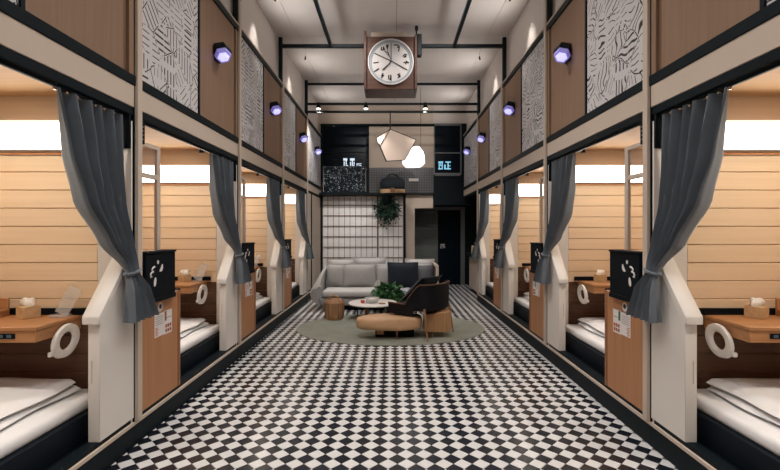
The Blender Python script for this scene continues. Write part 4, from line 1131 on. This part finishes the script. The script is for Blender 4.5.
# ------------------------------------------------------------------ low tan bench
def lowbench():
    bs_ = (.15, 6.12, ZR); out = []
    pl_ = [(-.52, 6.02), (-.44, 5.91), (-.26, 5.845), (.10, 5.87), (.36, 5.93), (.41, 6.0), (.42, 6.26), (.36, 6.31), (0, 6.35), (-.28, 6.29), (-.44, 6.16)]
    out.append(('upholstery', B(0, bs_).prism(pl_, 'Z', .135, .30, .06, 4).mesh('upholstery', 'leather_tan', 60), None))
    out.append(('end_box', B(0, bs_).prism([(.43, .09), (.78, .09), (.82, .16), (.80, .375), (.45, .33)], 'Y', 6.0, 6.32, .006).mesh('end_box', 'bench_wood', 30), None))
    out.append(('plinth', B(0, bs_).box(-.24, .30, 6.05, 6.26, ZR, .134, .004).mesh('plinth', 'black_matte'), None))
    out.append(('plinth_face', B(0, bs_).box(-.22, -.12, 6.035, 6.0495, .05, .125).mesh('plinth_face', 'bench_wood'), None))
    for x, y in ((.06, 5.99), (.55, 6.05), (.72, 6.28)):
        out.append(('leg', B(0, bs_).cyl((x, y, ZR), (x, y, .134 if x < .5 else .0895), .012, .015, 8).mesh('leg', 'leg_wood'), None))
    return out
make('low_bench', 'low tan leather bench with wooden end box under the lounge chair', 'bench', (.15, 6.12, ZR), lowbench)

# ------------------------------------------------------------------ lounge chair
def chair():
    out = []
    out.append(('seat', B().prism([(-.30, -.28), (.30, -.28), (.33, .30), (-.33, .30)], 'Z', .385, .445, .02, 3).mesh('seat', 'leather_black', 60), None))
    out.append(('front_rail', B().box(-.335, .335, .27, .33, .315, .43, .015, 2).mesh('front_rail', 'leather_black'), None))
    for x in (-.352, .338): out.append(('side_apron', B().box(x, x + .014, -.10, .325, .315, .455, .004).mesh('side_apron', 'leather_black'), None))
    # wrap-around shell: U in plan, high at the back, arms sloping down to the front
    path = []
    for t in [i / 40 for i in range(41)]:
        # plan
        if t < .34: u = t / .34; x, y = -.355 + .01 * u, .32 - .50 * u
        elif t > .66: u = (1 - t) / .34; x, y = .355 - .01 * u, .32 - .50 * u
        else:
            a = math.pi * (t - .34) / .32; x, y = -.345 * math.cos(a), -.18 - .165 * math.sin(a) ** .7
        d = min(t, 1 - t)
        top = .455 + (.28 * max(0, min(1, (d - .20) / .15)) ** .8)
        path.append((x, y, top))
    grid = []
    for j in range(7):
        v = j / 6
        row = []
        for x, y, top in path:
            zb = .385
            z = zb + (top - zb) * v
            k = 1 + .10 * v * max(0, -y)
            row.append((x * (1 + .02 * v), y * k, z))
        grid.append(row)
    out.append(('shell', B().surf(grid, .028).mesh('shell', 'leather_black', 60), None))
    rim = [Vector((x * 1.02, y * (1 + .10 * max(0, -y)), top + .008)) for x, y, top in path]
    out.append(('wooden_rim', B().tube(rim, .010, 6).mesh('wooden_rim', 'walnut', 60), None))
    for x, y, fx, fy in ((-.30, -.24, -.345, -.335), (.30, -.24, .345, -.335), (-.30, .27, -.34, .33), (.30, .27, .34, .33)):
        out.append(('leg', B().cyl((fx, fy, 0), (x * 1.07, y * 1.12, .42), .010, .019, 8).mesh('leg', 'leg_wood'), None))
    return out
CR = math.radians(52.2)
make('lounge_chair', 'black leather lounge chair with wooden rim and splayed legs', 'chair', (.413, 6.283, ZR), chair, rot=(0, 0, CR))
M_ = Matrix.Rotation(CR, 4, 'Z')
q = M_ @ Vector((0, .17, 0))
cushion('navy ribbed cushion leaning inside the lounge chair', .413 + q.x, 6.283 + q.y, ZR + .475, .52, .50, .15, 'fabric_navy', 46, 52.2, 'lounge chair cushion')
